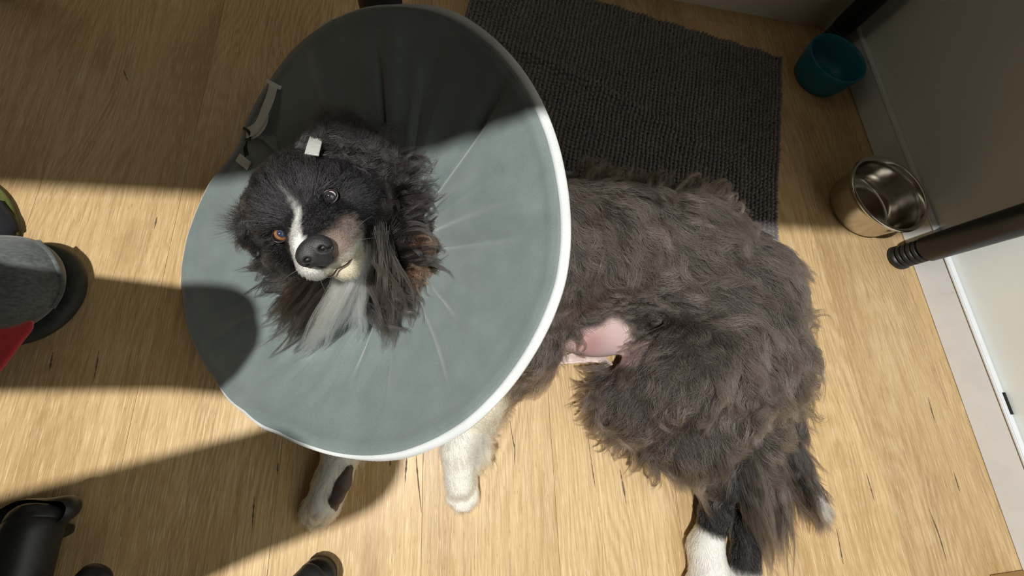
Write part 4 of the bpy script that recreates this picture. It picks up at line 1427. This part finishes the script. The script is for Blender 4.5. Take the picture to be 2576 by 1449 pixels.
# pads of the upturned forepaw
pd = sdf_part('paw_pad', P(950, 1100, .1) - [.12, .2, .12], P(800, 1300, 0) + [.12, .12, .09], .002, lambda Fd: (
    Fd.chain([P(878, 1180, .050), P(862, 1215, .046), P(845, 1250, .040)], [.006, .0105, .011], .006, flat=.9),
    Fd.chain([P(832, 1270, .036), P(823, 1285, .032)], [.006, .005], .003), Fd.chain([P(846, 1262, .036), P(842, 1280, .030)], [.0055, .0045], .003)), M['pad'], dog)
pd['label'] = 'dark brown paw pad'
# fold of bare skin under the belly
sf = spline([P(1398, 912, .016), P(1432, 903, .026), P(1480, 899, .030), P(1512, 904, .030), P(1540, 918, .028)], 26)
wf = [.0012 + .0085 * math.sin(math.pi * min(1, (i / 25) ** .8)) ** .8 + .0006 * math.sin(i * 1.9) for i in range(26)]
o = tube('skin_fold', sf, wf, M['pink'], dog, 16, flat=((0, .5, 1), .0022))
o['label'] = 'pale pink fold of belly skin'

# ------------------------------------------------------------------ person sitting on the left
person = empty('person', (-.8, .1, 0))
tag(person, 'seated person in black trousers and grey suede shoe at the left edge', 'person')


def shoe_up(Fd):
    Fd.ell((-.606, .170, .046), (.066, .070, .038), k=.02)
    Fd.chain([(-.615, .170, .048), (-.68, .160, .060), (-.75, .152, .075)], [.046, .050, .050], .03)
    Fd.ell((-.76, .148, .060), (.055, .044, .06), k=.02)
    Fd.cap((-.74, .150, .09), (-.745, .150, .135), .044, .046, .02)
    Fd.v = np.maximum(Fd.v, .016 - (Fd.lo[2] + Fd.h * np.arange(Fd.n[2])[None, None, :]).astype(np.float32))


up = sdf_part('shoe', (-.86, .06, 0), (-.48, .26, .2), .003, shoe_up, M['suede'], person)
up['label'] = 'worn grey suede hiking shoe with dark rubber sole'


def shoe_sole(Fd):
    for a in ((-.607, .168), ):
        Fd.ell((a[0] - .002, a[1], .012), (.073, .076, .022), k=.006)
    Fd.ell((-.68, .158, .012), (.10, .064, .022), k=.02); Fd.ell((-.75, .148, .012), (.075, .052, .022), k=.02)
    z = (Fd.lo[2] + Fd.h * np.arange(Fd.n[2])[None, None, :]).astype(np.float32)
    Fd.v = np.maximum(Fd.v, np.maximum(.001 - z, z - .021))


sdf_part('sole', (-.86, .07, -.006), (-.48, .26, .04), .003, shoe_sole, M['sole'], up)
def on_toe(px, py):
    c = np.array([-.606, .170, .046]); rr = np.array([.066, .070, .038]) * 1.03
    o_ = np.array([0, 0, CAM_H]); d_ = P(px, py, 0) - o_
    a1, b1, c1 = ((d_ / rr) ** 2).sum(), 2 * ((o_ - c) / rr * d_ / rr).sum(), (((o_ - c) / rr) ** 2).sum() - 1
    disc = b1 * b1 - 4 * a1 * c1
    return o_ + d_ * ((-b1 - math.sqrt(max(disc, 0))) / (2 * a1))


for k_, sp_ in enumerate(([(96, 606), (128, 640), (148, 680), (158, 715), (150, 745), (132, 775)]  ,)):
    tube('toe_seam', spline([on_toe(a, b) for a, b in sp_], 26), .0026 if k_ == 0 else .0015, M['suede'] if k_ == 0 else M['sole'], up, 8)
for q in range(3):
    y0 = .150; x0 = -.660 - q * .028
    tube('lace', spline([(x0, y0 + .030, .085 + q * .006), (x0 + .006, y0, .097 + q * .007), (x0 - .006, y0 - .030, .085 + q * .006)], 14), .0022, M['sole'], up, 8)
lp = spline([(-.640, .142, .104), (-.625, .148, .103), (-.616, .142, .102), (-.621, .135, .103), (-.640, .141, .105)], 24)
tube('lace_ring', lp, .0012, M['chrome'], up, 8)
# trousers: both legs and the hips, continuous cloth
def legsf(Fd):
    Fd.chain([(-.93, .06, .50), (-.335, .012, .50)], [.085, .056], .03)
    Fd.chain([(-.335, .012, .50), (-.60, .10, .28), (-.755, .165, .12)], [.056, .050, .050], .03)
    Fd.chain([(-.93, -.31, .50), (-.215, -.125, .50)], [.085, .056], .03)
    Fd.chain([(-.215, -.125, .50), (-.60, -.27, .28), (-.74, -.32, .12)], [.056, .050, .050], .03)
    Fd.ell((-.97, -.08, .53), (.12, .19, .10), k=.03)


sdf_part('trousers', (-1.12, -.45, .04), (-.09, .26, .68), .007, legsf, M['trouser'], person)
tube('jacket_hem', spline([P(34, 592, .007), P(33, 560, .008), P(18, 515, .008), P(-6, 482, .008), P(-40, 455, .008)], 20), .0055, M['olive'], person, 14, flat=((0, 0, 1), .0025))
tube('trouser_cuff', spline([P(15, 592, .014), P(16, 572, .014), P(4, 548, .016), P(-20, 515, .016)], 16), [.008] * 3 + [.012] * 13, M['trouser'], person, 14)
# second shoe, out of view behind the chair foot
sdf_part('shoe', (-.90, -.42, -.004), (-.60, -.22, .15), .005, lambda Fd: (Fd.chain([(-.80, -.33, .05), (-.66, -.31, .035)], [.045, .034], .03),), M['suede'], person)
# red lead hanging beside the shoe
rl = tube('fabric_strap', spline([P(-60, 960, .115), P(-10, 895, .115), P(20, 855, .115), P(40, 830, .113), P(44, 822, .108)], 24), .013, M['red'], None, 14, flat=((.2, .3, 1), .0028))
tag(rl, 'red webbing strap beside the grey shoe at the left edge', 'strap')

# ------------------------------------------------------------------ swivel chair base at the lower left
hub = np.array([-.43, -.43, .0])
chair = empty('swivel_chair', (hub[0], hub[1], 0))
tag(chair, 'black plastic swivel chair base with castors at the bottom left', 'chair')
tips = [(-.462, -.118), (-.182, -.226), (-.16, -.60), (-.47, -.75), (-.74, -.50)]
lathe('column', [(0, .06), (.03, .06), (.03, .13), (.022, .14), (.022, .40), (0, .40)], hub, M['rubber'], chair, 32)
sdf_part('seat', (hub[0] - .26, hub[1] - .26, .38), (hub[0] + .26, hub[1] + .26, .50), .008, lambda Fd: Fd.ell((hub[0], hub[1] - .03, .44), (.21, .20, .04)), M['trouser'], chair)
for i, (x, y) in enumerate(tips):
    d = np.array([x - hub[0], y - hub[1]]); L = np.linalg.norm(d); d /= L
    zt = .080 if i != 1 else .030
    pts = [np.array([hub[0], hub[1], .115]), np.array([hub[0] + d[0] * L * .5, hub[1] + d[1] * L * .5, .060 + zt * .5]), np.array([x - d[0] * .02, y - d[1] * .02, zt + .004]), np.array([x, y, zt]), np.array([x + d[0] * .010, y + d[1] * .010, zt - .008])]
    arm = tube('base_arm', spline(pts, 24), [.025] * 18 + [.0255, .026, .026, .025, .022, .014], M['rubber'], chair, 18)
    if i == 1:
        lathe('glide', [(0, 0), (.02, 0), (.024, .004), (.024, .022), (0, .024)], (x, y, 0), M['rubber'], arm, 24); continue
    # castor: hood and twin wheels
    cz = .026
    sx = 1 if i != 1 else 0
    cc = np.array([x + .002, y + .002, cz])
    hood = sdf_part('castor_hood', cc - .05, cc + .06, .0025, lambda Fd, c=cc: (Fd.chain([c + [-.030, -.006, .062], c + [-.014, .002, .058], c + [.018, .010, .050]], [.022, .021, .015], .010), Fd.ell(c + [-.030, -.01, .012], (.020, .010, .020), k=.004)), M['rubber'], arm)
    for s_ in (-1, 1):
        lathe('castor_wheel', [(0, -.005), (.020, -.005), (.022, -.003), (.022, .003), (.020, .005), (0, .005)], cc + np.array([-.032, s_ * .013 - .012, 0]), M['rubber'], arm, 28, axis=(0, 1, 0))
lv = spline([P(205, 1520, .10), P(225, 1470, .09), P(262, 1432, .078)], 16)
tube('foot_pedal', lv, [.017] * 12 + [.0165, .015, .012, .006], M['rubber'], chair, 16)
